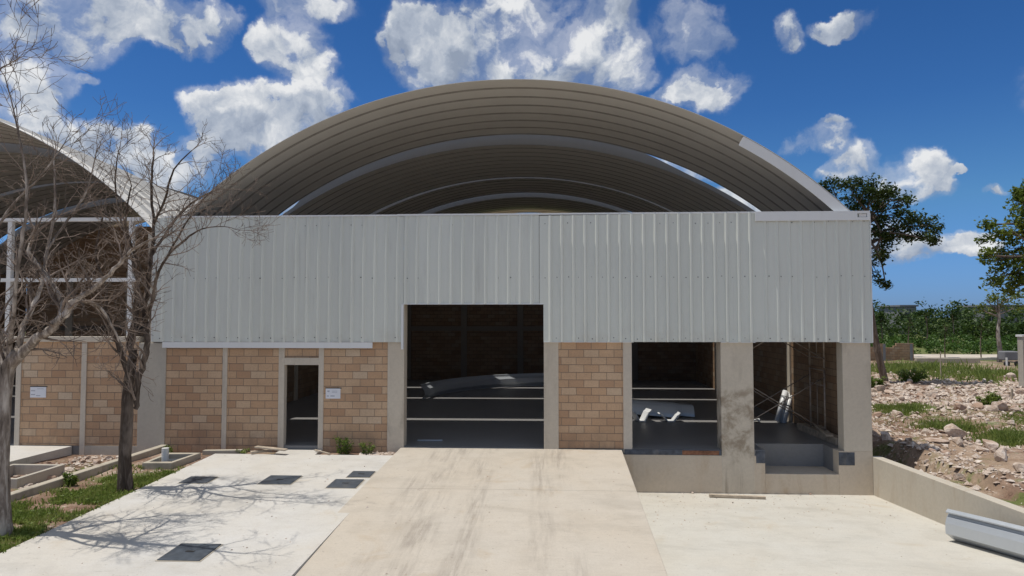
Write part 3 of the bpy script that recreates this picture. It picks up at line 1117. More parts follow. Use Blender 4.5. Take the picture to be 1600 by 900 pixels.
# second chamber on the far left beside the drive
pc = PL(30, 742, -0.12, 0.024)
mb = MB()
x0, x1, y0, y1 = pc.x - 0.75, pc.x + 0.55, pc.y - 0.75, pc.y + 0.75
zt = -0.1
for b in ((x0, x1, y0, y0 + 0.1), (x0, x1, y1 - 0.1, y1), (x0, x0 + 0.1, y0 + 0.1, y1 - 0.1), (x1 - 0.1, x1, y0 + 0.1, y1 - 0.1)):
    mb.box(*b, -0.6, zt)
tag(mb.build('inspection_chamber', M['column_grey'], bevel=0.008), 'grey concrete chamber frame behind the nearer bare tree, beside the drive', 'inspection pit')

mb = MB()
q0, q1 = PL(318, 705, -0.05, 0.024), PL(378, 704, -0.05, 0.024)
mb.prism([(q0.x, q0.y - 0.06), (q1.x, q1.y - 0.06), (q1.x, q1.y + 0.08), (q0.x, q0.y + 0.08)], -0.25, -0.035)
tag(mb.build('kerb', M['kerb'], bevel=0.01), 'short thin concrete kerb strip along the weeds under the block wall', 'kerb')


def plank(name, a, b, w, h, label, mat='wood', cat='plank'):
    o = MB().bar(a, b, w, h).build(name, M[mat], bevel=0.004)
    return tag(o, label, cat)


a, b = PL(400, 698, 0.06), PL(447, 703, 0.02)
plank('plank', a, b, 0.16, 0.035, 'weathered grey plank lying across another beside the small doorway')
a, b = PL(392, 707, -0.06, 0.0), PL(424, 703, -0.05, 0.0)
plank('plank', a, b, 0.12, 0.06, 'short grey board lying under another plank left of small doorway')
a, b = PL(492, 703, -0.05), PL(515, 709, -0.07)
plank('plank', a, b, 0.05, 0.03, 'thin timber stick lying at the foot of the weed clump')


def cover(x0, x1, y0, y1, label):
    t = thing('drain_cover', ((x0 + x1) / 2, (y0 + y1) / 2, yard_z(0, (y0 + y1) / 2)), label, 'drain cover', 'steel covers set in the left yard')
    MB().prism([(x0, y0), (x1, y0), (x1, y1), (x0, y1)], lambda x, y: yard_z(x, y) + 0.001, lambda x, y: yard_z(x, y) + 0.022).build('plate', M['cover'], t, bevel=0.004)
    xm, ym = (x0 + x1) / 2, (y0 + y1) / 2
    MB().prism([(xm - 0.07, ym - 0.03), (xm + 0.07, ym - 0.03), (xm + 0.07, ym + 0.03), (xm - 0.07, ym + 0.03)], lambda x, y: yard_z(x, y) + 0.02, lambda x, y: yard_z(x, y) + 0.026).build('handle_slot', M['black'], t)
    MB().prism([(x0 - 0.022, y0 - 0.022), (x1 + 0.022, y0 - 0.022), (x1 + 0.022, y1 + 0.022), (x0 - 0.022, y1 + 0.022)], lambda x, y: yard_z(x, y) - 0.02, lambda x, y: yard_z(x, y) + 0.008).build('rim', M['kerb'], t)


cover(-5.98, -5.31, -7.86, -7.15, 'large dark square steel cover, the one nearest the camera in the yard')
cover(-6.27, -5.55, -3.5, -2.8, 'dark square steel cover alone in the middle of the yard beyond branch shadows')
cover(-8.04, -7.42, -3.5, -2.97, 'dark square steel cover lying under the branch shadows of the bare tree')
cover(-4.69, -4.05, -3.73, -3.06, 'dark square steel cover by the ramp edge, nearer of the pair')
cover(-4.5, -3.98, -2.85, -2.33, 'small dark steel cover by the ramp edge, farther of the pair')


def notice(x0, x1, z0, z1, label, rows):
    t = thing('notice', ((x0 + x1) / 2, -0.012, z0), label, 'notice', 'paper notices on the block walls')
    MB().box(x0, x1, -0.012, -0.002, z0, z1).build('sheet', M['paper'], t)
    MB().box(x0 - 0.01, x1 + 0.03, -0.014, -0.003, z1, z1 + 0.022).build('top_strip', M['black'], t)
    for (u0, u1, v0, v1) in rows:
        mb = MB()
        n = max(1, int((u1 - u0) / 0.055))
        for i in range(n):
            a = u0 + (u1 - u0) * i / n
            mb.box(x0 + (x1 - x0) * a, x0 + (x1 - x0) * (a + 0.72 * (u1 - u0) / n), -0.0135, -0.0125, z0 + (z1 - z0) * v0, z0 + (z1 - z0) * v1)
        mb.build('printed_line', M['ink'], t)


notice(-14.19, -13.74, 1.25, 1.54, 'white paper notice with grey print on the neighbouring block wall', [(0.06, 0.33, 0.6, 0.68), (0.06, 0.33, 0.24, 0.33), (0.38, 0.66, 0.14, 0.22), (0.45, 0.85, 0.8, 0.85)])
notice(-5.93, -5.53, 1.27, 1.54, 'white paper notice with grey print right of the small doorway', [(0.12, 0.27, 0.65, 0.8), (0.08, 0.22, 0.2, 0.31), (0.33, 0.62, 0.2, 0.32), (0.42, 0.8, 0.72, 0.76), (0.42, 0.8, 0.58, 0.62)])

# ------------------------------------------------------------------ trough-shaped roof panels lying about
def trough(w=0.62, h=0.2):
    return [(-w / 2, h - 0.03), (-w / 2 + 0.01, h), (-w / 2 + 0.05, h), (-w / 2 + 0.07, h - 0.03), (-w / 2 + 0.13, 0.1), (-w / 2 + 0.16, 0.06), (-0.1, 0.0), (0.1, 0.0),
            (w / 2 - 0.16, 0.06), (w / 2 - 0.13, 0.1), (w / 2 - 0.07, h - 0.03), (w / 2 - 0.05, h), (w / 2 - 0.01, h), (w / 2, h - 0.03)]


def sweep_profile(path, prof, normal_fn, solid=0.006):
    """path: points; normal_fn(i) -> (side, out) unit vectors for the profile's x and y axes."""
    rows = []
    for i, p in enumerate(path):
        s, o = normal_fn(i)
        rows.append([Vector(p) + s * x + o * y for x, y in prof])
    return MB().sweep(rows)


# the long trough-shaped panel on the apron, open side up, beside the wall
path = []
pa, pb = PL(1484, 845, -1.12, -0.06), PL(1600, 886, -1.12, -0.06)
dirp = (pb - pa).normalized()
nrm = Vector((-dirp.y, dirp.x, 0)).normalized()
for i in range(30):
    t = i / 29
    q = pa + dirp * (5.6 * t) + nrm * (0.34 * math.sin(math.pi * t))
    path.append(Vector((q.x, q.y, apron_z(0, q.y) + 0.085)))
prof = [(-0.33, 0.33), (-0.345, 0.345), (-0.335, 0.41), (-0.3, 0.425), (-0.275, 0.4), (-0.26, 0.3), (-0.265, 0.27), (-0.235, 0.16), (-0.12, 0.0), (0.12, 0.0), (0.235, 0.16), (0.265, 0.27), (0.26, 0.3), (0.275, 0.4), (0.3, 0.425), (0.335, 0.41)]


def nf(i):
    d = (path[min(i + 1, 29)] - path[max(i - 1, 0)]).normalized()
    side = Vector((0, 0, 1)).cross(d).normalized()
    if side.x < 0:
        side = -side
    a = 0.62
    return (side * math.cos(a) - Vector((0, 0, 1)) * math.sin(a)), (Vector((0, 0, 1)) * math.cos(a) + side * math.sin(a))


o = sweep_profile(path, prof, nf).build('roof_panel', M['galv'], solid=0.008)
tag(o, 'long curved galvanised roof panel lying on the apron beside the retaining wall', 'roof panel')
prof = [(-0.31, -0.02), (-0.31, 0.02), (-0.26, 0.03), (-0.2, 0.12), (-0.12, 0.2), (0.1, 0.2), (0.2, 0.1), (0.25, 0.09), (0.31, 0.09), (0.32, 0.06)]

# curved panel standing on edge deep in the hall, seen through the big door
path = []
pts = [(-5.25, 10.2), (-4.9, 11.6), (-4.2, 13.2), (-3.1, 14.6), (-1.8, 15.6), (-0.3, 16.3), (1.4, 16.7), (3.2, 16.8)]


def spline(ps, n):
    ps = [Vector(p) for p in ps]
    out = []
    for i in range(len(ps) - 1):
        p0 = ps[max(i - 1, 0)]
        p1, p2 = ps[i], ps[i + 1]
        p3 = ps[min(i + 2, len(ps) - 1)]
        for k in range(n):
            t = k / n
            out.append(0.5 * ((2 * p1) + (p2 - p0) * t + (2 * p0 - 5 * p1 + 4 * p2 - p3) * t * t + (3 * p1 - p0 - 3 * p2 + p3) * t ** 3))
    out.append(ps[-1])
    return out


path = [Vector((p.x, p.y, 0.33)) for p in spline([(x, y, 0) for x, y in pts], 5)]


def nf2(i):
    d = (path[min(i + 1, len(path) - 1)] - path[max(i - 1, 0)]).normalized()
    side = d.cross(Vector((0, 0, 1))).normalized()
    up = Vector((0, 0, 1)) * 0.97 + side * -0.22
    return up.normalized(), side


o = sweep_profile(path, prof, nf2).build('roof_panel', M['galv'], solid=0.008)
tag(o, 'arched metal roof panel lying on edge on the hall floor behind the big door', 'roof panel')


def shell(x0, x1, y, rad, tilt, label):
    """upturned trough lying along X on the hall floor."""
    rows = []
    for i in range(14):
        t = i / 13
        x = x0 + (x1 - x0) * t
        yy = y - tilt * t
        sag = 0.16 * (1 - t)
        rows.append([(x, yy + rad * math.cos(a) * 1.1, 0.03 + sag + rad * max(0, math.sin(a)) * (1.0 + 0.04 * math.cos(6 * a))) for a in [math.pi * k / 12 for k in range(13)]])
    o = MB().sweep(rows).build('roof_panel', M['galv'], solid=0.008)
    tag(o, label, 'roof panel', 'upturned panels on the hall floor')


shell(1.6, 4.5, 6.5, 0.46, 0.6, 'upturned metal panel on the hall floor, outer of two nested shells')
shell(2.0, 5.1, 6.7, 0.38, 0.6, 'upturned metal panel on the hall floor, its end poking out past another')


def offcut(x, y, rz, width, label, h=0.24):
    pr = [(-0.36, h - 0.02), (-0.33, h), (-0.27, h - 0.05), (-0.24, h - 0.06), (-0.1, 0.0), (0.1, 0.0), (0.24, h - 0.06), (0.27, h - 0.05), (0.33, h + 0.02), (0.36, h)]
    c, s = math.cos(rz), math.sin(rz)
    rows = []
    for k in (-width / 2, width / 2):
        rows.append([(x + px * c - k * s, y + px * s + k * c, 0.02 + pz) for px, pz in pr])
    o = MB().sweep(rows).build('panel_offcut', M['trim'], solid=0.035)
    tag(o, label, 'metal offcut', 'panel offcuts on the hall floor')


offcut(4.1, 4.85, 0.05, 0.42, 'V-shaped sunlit metal offcut, right one in the hall bay')
offcut(3.12, 4.85, 0.3, 0.42, 'boxy sunlit metal offcut beside the block pier', h=0.34)

# bundle of gutters leaning beside the scaffold
gb = thing('gutter_bundle', (7.5, 4.0, 0), 'white metal gutters tied in a bundle, leaning on hall wall', 'gutter bundle')
base, topp = Vector((7.66, 4.72, 0.02)), Vector((8.02, 4.95, 0.98))
ax = (topp - base).normalized()
s1 = ax.cross(Vector((0, 1, 0))).normalized()
s2 = ax.cross(s1)
for k, (u, v) in enumerate(((-0.11, 0.0), (0.0, -0.05), (0.11, 0.02))):
    rows = []
    for p in (base, topp):
        rows.append([p + s1 * (u + 0.085 * math.cos(a)) + s2 * (v + 0.085 * math.sin(a)) for a in [math.pi * 0.1 + 1.75 * math.pi * j / 12 for j in range(13)]])
    MB().sweep(rows).build('gutter', M['trim'], gb, solid=0.004, smooth=True)
for t in (0.55, 0.8):
    p = base + (topp - base) * t
    mb = MB()
    ringp = [p + s1 * (0.24 * math.cos(a)) + s2 * (0.16 * math.sin(a)) for a in [2 * math.pi * j / 20 for j in range(21)]]
    mb.tube(ringp, 0.012, 5, cap=False).build('strap', M['black'], gb)

# scaffold
sc = thing('scaffold', (6.5, 2.0, 0), 'light tubular steel scaffold tower standing inside the right hall bay', 'scaffold')
XA, XB, YA, YB = 5.35, 7.85, 1.55, 2.6
for x in (XA, XB):
    for lift in (0, 1):
        z0 = 0.02 + lift * 2.0
        mb = MB()
        for y in (YA, YB):
            mb.tube([(x, y, z0), (x, y, z0 + 1.95)], 0.03, 8)
        for z in (0.28, 1.5, 1.93):
            mb.tube([(x, YA, z0 + z), (x, YB, z0 + z)], 0.018, 6)
        mb.tube([(x, (YA + YB) / 2, z0 + 0.28), (x, (YA + YB) / 2, z0 + 1.5)], 0.016, 6)
        mb.build('frame', M['scaffold'], sc, smooth=True)
for y in (YA, YB):
    for lift in (0, 1):
        z0 = 0.02 + lift * 2.0
        yy = y - 0.03 if y == YA else y + 0.03
        for (za, zb) in ((0.25, 1.75), (1.75, 0.25)):
            dy = 0.012 if za < zb else -0.012
            MB().tube([(XA, yy + dy, z0 + za), (XB, yy + dy, z0 + zb)], 0.016, 6).build('brace', M['scaffold'], sc, smooth=True)

# bits of material along the hall floor of the right bay
for i, (x, y, w, h, lab) in enumerate(((6.0, 4.75, 0.5, 0.1, 'flat white sheet scrap on the hall floor left of the gutter bundle'),
                                       (6.75, 4.75, 0.55, 0.14, 'crumpled white sheet scrap on the hall floor nearest the gutter bundle'))):
    rows = []
    for a in range(7):
        rows.append([(x + w * (a / 6 - 0.5), y + 0.35 * (b / 4 - 0.5), 0.03 + h * abs(math.sin(a * 1.7 + b * 0.9 + i)) * 0.7) for b in range(5)])
    tag(MB().sweep(rows).build('sheet_scrap', M['trim'], solid=0.008), lab, 'metal scrap')
mb = MB()
mb.bar((7.95, 0.75, 0.1), (7.85, 3.4, 0.1), 0.25, 0.2)
mb.bar((7.75, 1.0, 0.22), (7.9, 2.2, 0.3), 0.2, 0.06)
tag(mb.build('timber_stack', M['wood'], bevel=0.01), 'stack of dusty boards along the hall wall under the scaffold', 'board stack')
# board lying on the apron by the dock
a, b = PL(1108, 777, -1.12, -0.06), PL(1196, 780, -1.12, -0.06)
plank('plank', a + Vector((0, 0, 0.05)), b + Vector((0, 0, 0.04)), 0.1, 0.06, 'long thin weathered board lying on the apron under the dock')
# small pieces of bar in the doorway
plank('steel_strip', (-3.6, 0.9, 0.02), (-2.9, 0.92, 0.02), 0.08, 0.03, 'short steel strip on the hall floor just inside the big door', 'galv', 'steel strip')
mb = MB().box(1.2, 3.6, 18.6, 19.1, 0.0, 0.45)
tag(mb.build('block_stack', M['block_far'], bevel=0.02), 'low pale stack of blocks against the back wall', 'block stack')


# ------------------------------------------------------------------ bare trees
def rand_perp(d, rng):
    v = Vector((rng.gauss(0, 1), rng.gauss(0, 1), rng.gauss(0, 1)))
    v -= d * v.dot(d)
    return v.normalized()


def grow(mb, p, d, length, r, level, rng, up=0.3, curl=0.75, maxlevel=3, dens=1.0, stop=None):
    n = max(4, int(length / 0.12))
    n = min(n, 12)
    pts, rad = [p.copy()], [r]
    bend = rand_perp(d, rng) * curl
    for i in range(n):
        d = (d + bend * (1.0 / n) + rand_perp(d, rng) * 0.2 + Vector((0, 0, up / n))).normalized()
        p = p + d * (length / n)
        if stop and stop(p):
            break
        pts.append(p.copy())
        rad.append(max(0.0035, r * (1 - 0.78 * (i + 1) / n)))
    if len(pts) < 2:
        return
    mb.tube(pts, rad, 5 if level <= 1 else (4 if level == 2 else 3), cap=False)
    if level >= maxlevel:
        return
    k = max(2, int(round(dens * (3.4 if level == 1 else 3.0) + length * 1.6)))
    for j in range(k):
        t = rng.uniform(0.2, 1.0)
        i = min(len(pts) - 2, int(t * (len(pts) - 1)))
        q = pts[i]
        dd = (pts[i + 1] - pts[i]).normalized()
        ang = rng.uniform(0.45, 1.05)
        nd = (dd * math.cos(ang) + rand_perp(dd, rng) * math.sin(ang)).normalized()
        grow(mb, q, nd, length * rng.uniform(0.38, 0.68), max(0.004, rad[i] * rng.uniform(0.5, 0.72)), level + 1, rng, up, curl, maxlevel, dens, stop)


def bare_tree(label, base_y, trunk, limbs, twig_len, seed, bark, dens=1.0, thin=1.0):
    """trunk, limbs: lists of (x px, y px, radius m, depth offset m)."""
    rng = random.Random(seed)
    trunk = [(a, b, r * thin, e) for a, b, r, e in trunk]
    limbs = [[(a, b, r * (thin if r > 0.03 else 1.0), e) for a, b, r, e in lb] for lb in limbs]

    def W(p):
        q = PY(p[0], p[1], base_y + p[3])
        return q

    base = W(trunk[0])
    base.z = ground_z(base.x, base.y) if base.x < -8.55 else base.z
    t = thing('bare_tree', base, label, 'tree', 'leafless trees at the left')
    mb = MB()
    pts = spline([W(p) for p in trunk], 5)
    pts[0].z = base.z - 0.1
    rr = []
    for i in range(len(trunk) - 1):
        for k in range(5):
            rr.append(trunk[i][2] + (trunk[i + 1][2] - trunk[i][2]) * k / 5)
    rr.append(trunk[-1][2])
    # fluted, lumpy trunk
    o0 = len(mb.v)
    mb.tube(pts, rr, 14)
    for i in range(o0, len(mb.v)):
        v = Vector(mb.v[i])
        k = min(len(pts) - 1, (i - o0) // 14)
        c = pts[k]
        off = v - c
        f = 1 + 0.3 * mnoise.noise((off.x * 6 / max(rr[k], 0.05) * 0.14, off.y * 6 / max(rr[k], 0.05) * 0.14, v.z * 0.7 + seed)) + 0.12 * mnoise.noise(v * 5)
        mb.v[i] = tuple(c + off * f)
    mb.build('trunk', bark, t, smooth=True)
    lm, tw = MB(), MB()
    for limb in limbs:
        ps = spline([W(p) for p in limb], 5)
        rr = []
        for i in range(len(limb) - 1):
            for k in range(5):
                rr.append(limb[i][2] + (limb[i + 1][2] - limb[i][2]) * k / 5)
        rr.append(limb[-1][2])
        ps = [p + Vector((rng.gauss(0, 1), rng.gauss(0, 1), rng.gauss(0, 1))) * min(0.014, 0.2 * r) for p, r in zip(ps, rr)]
        lm.tube(ps, rr, 8, cap=False)
        m = len(ps)
        for i in range(2, m - 1):
            if rng.random() < 0.62 * dens and rr[i] < 0.1:
                dd = (ps[i + 1] - ps[i]).normalized()
                ang = rng.uniform(0.5, 1.1)
                pp = rand_perp(dd, rng)
                nd = (dd * math.cos(ang) + pp * math.sin(ang) + Vector((0, 0, 0.25))).normalized()
                grow(tw, ps[i], nd, twig_len * rng.uniform(0.55, 1.15), min(rr[i] * 0.55, 0.028), 1, rng, dens=dens)
        dd = (ps[-1] - ps[-2]).normalized()
        for q in range(2):
            grow(tw, ps[-1], (dd + rand_perp(dd, rng) * 0.5).normalized(), twig_len * rng.uniform(0.7, 1.1), rr[-1] * 0.8, 1, rng, dens=dens)
    lm.build('limbs', bark, t, smooth=True)
    tw.build('twigs', M['twig'], t, smooth=True)
    return t


TA = -6.8
bare_tree('nearer bare tree, thick smooth pale trunk at the edge of the weedy strip', TA,
          [(1, 838, 0.22, 0), (1, 770, 0.185, 0), (2, 690, 0.165, 0), (5, 620, 0.17, 0.0), (12, 575, 0.16, 0.0), (30, 548, 0.1, -0.05)],
          [[(16, 572, 0.11, 0), (40, 545, 0.1, -0.1), (70, 520, 0.085, -0.25), (98, 495, 0.08, -0.35), (112, 475, 0.062, -0.4), (150, 447, 0.045, -0.5), (185, 415, 0.036, -0.6), (205, 392, 0.025, -0.7), (240, 372, 0.015, -0.8)],
           [(98, 495, 0.07, -0.35), (96, 470, 0.055, -0.3), (78, 440, 0.045, -0.25), (60, 415, 0.04, -0.15), (45, 392, 0.035, -0.1), (58, 365, 0.025, 0)],
           [(100, 492, 0.05, -0.35), (128, 470, 0.032, 0.1), (160, 485, 0.025, 0.5), (190, 540, 0.018, 0.8)],
           [(12, 585, 0.1, 0), (2, 540, 0.08, 0.2), (-12, 490, 0.06, 0.3), (-8, 440, 0.05, 0.4), (-20, 380, 0.035, 0.5), (-10, 310, 0.02, 0.6)],
           [(26, 550, 0.07, 0), (40, 500, 0.05, 0.3), (62, 455, 0.042, 0.5), (74, 390, 0.032, 0.7), (86, 320, 0.022, 0.8), (84, 250, 0.013, 0.9)],
           [(14, 560, 0.06, 0), (22, 480, 0.035, -0.4), (30, 400, 0.028, -0.6), (42, 300, 0.02, -0.7), (25, 190, 0.012, -0.8), (8, 120, 0.008, -0.8)],
           [(74, 390, 0.026, 0.7), (105, 345, 0.02, 0.9), (135, 300, 0.015, 1.0), (150, 240, 0.009, 1.0)],
           [(-20, 380, 0.03, 0.5), (20, 320, 0.02, 0.6), (60, 280, 0.016, 0.6), (100, 225, 0.009, 0.6)],
           [(-30, 200, 0.016, -0.5), (-5, 118, 0.014, -0.5), (14, 100, 0.01, -0.5), (36, 88, 0.006, -0.5)]],
          0.95, 5, M['bark'], dens=0.76, thin=0.85)
TB = -3.9
bare_tree('farther bare tree with dark twisted double trunk beside the yard edge', TB,
          [(197, 766, 0.23, 0), (196, 720, 0.18, 0), (199, 660, 0.17, 0), (200, 610, 0.15, 0), (204, 575, 0.14, 0), (209, 545, 0.1, 0.05)],
          [[(212, 640, 0.07, -0.12), (216, 600, 0.09, -0.12), (226, 560, 0.085, -0.1), (230, 520, 0.085, 0), (226, 485, 0.075, 0), (232, 445, 0.07, 0), (236, 400, 0.055, 0), (240, 350, 0.042, 0.1), (236, 300, 0.03, 0.1), (240, 245, 0.018, 0.2)],
           [(203, 590, 0.09, 0), (190, 555, 0.075, -0.1), (178, 520, 0.06, -0.2), (165, 488, 0.05, -0.3), (166, 450, 0.036, -0.4), (150, 400, 0.028, -0.5), (160, 340, 0.018, -0.6)],
           [(209, 560, 0.1, 0), (204, 530, 0.085, 0), (212, 495, 0.07, 0.2), (216, 450, 0.055, 0.4), (205, 400, 0.045, 0.5), (190, 350, 0.032, 0.6), (180, 290, 0.02, 0.7), (185, 235, 0.01, 0.7)],
           [(227, 505, 0.06, 0), (238, 470, 0.05, -0.3), (246, 430, 0.042, -0.5), (262, 400, 0.034, -0.7), (285, 378, 0.024, -0.8), (315, 358, 0.014, -0.9), (350, 354, 0.009, -1.0), (374, 360, 0.005, -1.0)],
           [(236, 400, 0.045, 0), (262, 360, 0.034, 0.2), (285, 330, 0.028, 0.4), (310, 310, 0.02, 0.6), (340, 296, 0.012, 0.8)],
           [(240, 350, 0.035, 0.1), (258, 310, 0.025, -0.2), (272, 265, 0.018, -0.4), (300, 235, 0.01, -0.5)],
           [(262, 400, 0.024, -0.7), (290, 350, 0.018, -0.7), (312, 318, 0.013, -0.7), (330, 300, 0.008, -0.7)],
           [(232, 445, 0.04, 0), (212, 400, 0.03, -0.5), (196, 350, 0.022, -0.8), (205, 290, 0.012, -1.0)]],
          0.92, 9, M['bark_dark'], dens=0.8, thin=0.72)


# ------------------------------------------------------------------ leafy trees
def leaf_quads(centres, radius, per, size, rng, flat=0.8):
    """leaf-sized faces scattered round clump centres."""
    n = len(centres) * per
    c = np.repeat(np.array(centres), per, axis=0)
    rad = np.repeat(np.array(radius).reshape(-1, 1) if np.ndim(radius) else np.full((len(centres), 1), radius), per, axis=0)
    off = rng.normal(size=(n, 3))
    off /= np.linalg.norm(off, axis=1, keepdims=True)
    off *= rng.random((n, 1)) ** 0.5 * rad
    off[:, 2] *= flat
    p = c + off
    nrm = rng.normal(size=(n, 3)) * 0.75 + np.array([0, 0, 0.9])
    nrm /= np.linalg.norm(nrm, axis=1, keepdims=True)
    t = np.cross(nrm, rng.normal(size=(n, 3)))
    t /= np.linalg.norm(t, axis=1, keepdims=True) + 1e-9
    s = np.cross(nrm, t)
    L = size * (0.6 + 0.8 * rng.random((n, 1)))
    Wd = L * 0.5
    return np.stack([p - t * L / 2, p - s * Wd / 2, p + t * L / 2, p + s * Wd / 2], axis=1)


def leafy_tree(name, label, base, trunk_pts, trunk_r, ellipses, depth_y, leaf_mat, bark, leaf=0.16, clumps=1.0, per=34, seed=3, spread=1.4, group=None, crad=0.42):
    """ellipses: crown masses as (x px, y px, half width px, half height px, depth offset)."""
    rng = random.Random(seed)
    nrng = np.random.default_rng(seed)
    t = thing(name, base, label, 'tree', group)
    mb = MB()
    pts = spline(trunk_pts, 5)
    n = len(pts)
    rr = [trunk_r * (1 - 0.6 * i / (n - 1)) * (1.35 if i == 0 else 1) for i in range(n)]
    mb.tube(pts, rr, 9)
    mb.build('trunk', bark, t, smooth=True)
    br = MB()
    cents, rads = [], []
    for (ex, ey, ew, eh, dz) in ellipses:
        c = PY(ex, ey, depth_y + dz)
        k = (c - CAM).dot(FW) / F
        rw, rh = ew * k, eh * k
        # limb from the trunk to this mass
        st = pts[min(n - 1, int(n * rng.uniform(0.72, 0.99)))]
        mid = (st + c) / 2 + Vector((rng.uniform(-.3, .3), rng.uniform(-.3, .3), rng.uniform(-.1, .4)))
        limb = spline([st, mid, c], 5)
        br.tube(limb, [trunk_r * 0.4 * (1 - 0.75 * i / (len(limb) - 1)) for i in range(len(limb))], 6, cap=False)
        m = max(4, int(clumps * rw * rh * spread * 7))
        for _ in range(m):
            d = Vector((rng.gauss(0, 1), rng.gauss(0, 1), rng.gauss(0, 1))).normalized()
            f = rng.uniform(0.25, 1.0) ** 0.5
            q = c + Vector((d.x * rw * f, d.y * min(rw, rh) * spread * f, d.z * rh * f))
            cents.append(tuple(q))
            rads.append(rng.uniform(0.55, 1.25) * crad)
            if rng.random() < 0.5:
                s = limb[rng.randrange(len(limb) // 2, len(limb))]
                br.tube([s, (s + q) / 2 + Vector((0, 0, rng.uniform(-.1, .15))), q], [trunk_r * 0.11, trunk_r * 0.08, trunk_r * 0.035], 4, cap=False)
    br.build('limbs', bark, t, smooth=True)
    np_mesh('crown', leaf_quads(cents, rads, per, leaf, nrng), 4, leaf_mat, t)
    return t


Y1 = 19.9
tb = PY(1385, 600, Y1)
leafy_tree('leaning_tree', 'dark green tree with leaning trunk behind the right corner of the warehouse', tb,
           [tb - Vector((0, 0, 0.2)), PY(1374, 560, Y1), PY(1366, 520, Y1), PY(1358, 465, Y1), PY(1352, 415, Y1), PY(1352, 370, Y1), PY(1362, 330, Y1)], 0.2,
           [(1300, 292, 22, 12, 0.3), (1332, 300, 30, 20, 0), (1365, 298, 30, 18, -0.5), (1395, 312, 24, 22, 0.4), (1352, 330, 40, 20, 0.8), (1398, 342, 30, 15, -0.4), (1432, 340, 20, 12, 0.5),
            (1455, 352, 22, 14, 0.2), (1415, 365, 26, 14, 0.2), (1440, 372, 20, 8, -0.5), (1375, 372, 24, 20, 0.2), (1368, 398, 16, 14, -0.2), (1385, 395, 10, 10, 0.4), (1366, 434, 12, 8, 0.2), (1384, 446, 7, 4, 0.3), (1462, 375, 9, 7, 0.3)],
           Y1, M['leaf'], M['bark_brown'], leaf=0.19, seed=4, clumps=3.2, per=42, crad=0.44)

Y2 = 10.0
tb2 = Vector((21.2, Y2, -0.2))
leafy_tree('leafy_tree', 'yellow green leafy tree reaching in from the right edge', tb2,
           [tb2, Vector((21.1, Y2, 1.8)), Vector((20.9, Y2, 3.6)), Vector((20.6, Y2, 5.0)), Vector((20.9, Y2, 6.6))], 0.2,
           [(1600, 320, 24, 32, 0), (1592, 300, 12, 14, 0.5), (1575, 358, 22, 9, -0.3), (1545, 352, 10, 6, 0.2), (1548, 373, 18, 5, 0.2), (1600, 365, 26, 16, 0), (1585, 390, 26, 12, 0.3), (1555, 408, 22, 11, 0),
            (1598, 420, 26, 18, -0.3), (1562, 425, 20, 12, 0.2), (1590, 448, 22, 12, 0), (1548, 440, 12, 8, -0.2), (1565, 395, 20, 10, 0.5), (1540, 400, 12, 8, -0.4), (1580, 438, 22, 10, 0.3), (1625, 350, 40, 40, 0), (1630, 410, 40, 30, 0.5), (1650, 300, 50, 50, 0), (1690, 370, 60, 50, 0)],
           Y2, M['leaf_light'], M['bark_brown'], leaf=0.17, seed=8, clumps=3.0, per=42, crad=0.4)

Y3 = 38.0
tb3 = PY(1561, 572, Y3)
leafy_tree('leafy_tree', 'slender pale trunk tree with thin crown standing beside the grey tank', tb3,
           [tb3 - Vector((0, 0, 0.2)), PY(1562, 545, Y3), PY(1559, 520, Y3), PY(1561, 495, Y3), PY(1556, 478, Y3)], 0.2,
           [(1540, 468, 12, 7, 0.3), (1556, 462, 16, 7, 0), (1575, 468, 14, 8, -0.3), (1585, 480, 10, 6, 0.3), (1532, 480, 9, 5, 0), (1548, 485, 10, 5, 0.4), (1566, 478, 12, 6, 0.2), (1592, 465, 8, 7, 0)],
           Y3, M['leaf_light'], M['bark'], leaf=0.24, seed=12, clumps=0.8, per=24, crad=0.5)


# woods beyond the plot
def mass(name, spots, mat, leaf, per, label=None, seed=1, kind=None, cat=None):
    rng = random.Random(seed)
    nrng = np.random.default_rng(seed)
    cents, rads = [], []
    for (x, y, z, rw, rh) in spots:
        m = max(10, int(rw * rh * 5.5))
        for _ in range(m):
            d = Vector((rng.gauss(0, 1), rng.gauss(0, 1), rng.gauss(0, 1))).normalized()
            f = rng.uniform(0.4, 1.0) ** 0.5
            cents.append((x + d.x * rw * f, y + d.y * rw * f, max(0.1, z + rh * 0.75 + d.z * rh * f)))
            rads.append(rng.uniform(0.5, 1.2) * 0.2 * (rw + rh) * 0.5 + 0.2)
    o = np_mesh(name, leaf_quads(cents, rads, per, leaf, nrng), 4, mat, None, kind)
    return o


spots = []
for i in range(330):
    y = RNG.uniform(70, 135)
    x = (y + D) * RNG.uniform(0.22, 0.98)
    big = RNG.random() < 0.22
    r = RNG.uniform(2.4, 4.2) if big else RNG.uniform(1.2, 2.8)
    spots.append((x, y, ground_z(x, y) + (RNG.uniform(0.5, 1.6) if big else 0), r, r * RNG.uniform(0.6, 0.8)))
mass('woods', spots, M['leaf_wood'], 0.45, 14, seed=5, kind='stuff')
bpy.data.objects['woods']['label'] = 'dense dark green wood along the horizon'
spots = []
for i in range(210):
    y = RNG.uniform(48, 72)
    x = (y + D) * RNG.uniform(0.25, 0.98)
    spots.append((x, y, ground_z(x, y), RNG.uniform(0.8, 2.2), RNG.uniform(0.35, 1.1)))
mass('scrub', spots, M['leaf_scrub'], 0.3, 16, seed=6, kind='stuff')
bpy.data.objects['scrub']['label'] = 'bright green scrub before the dark wood'

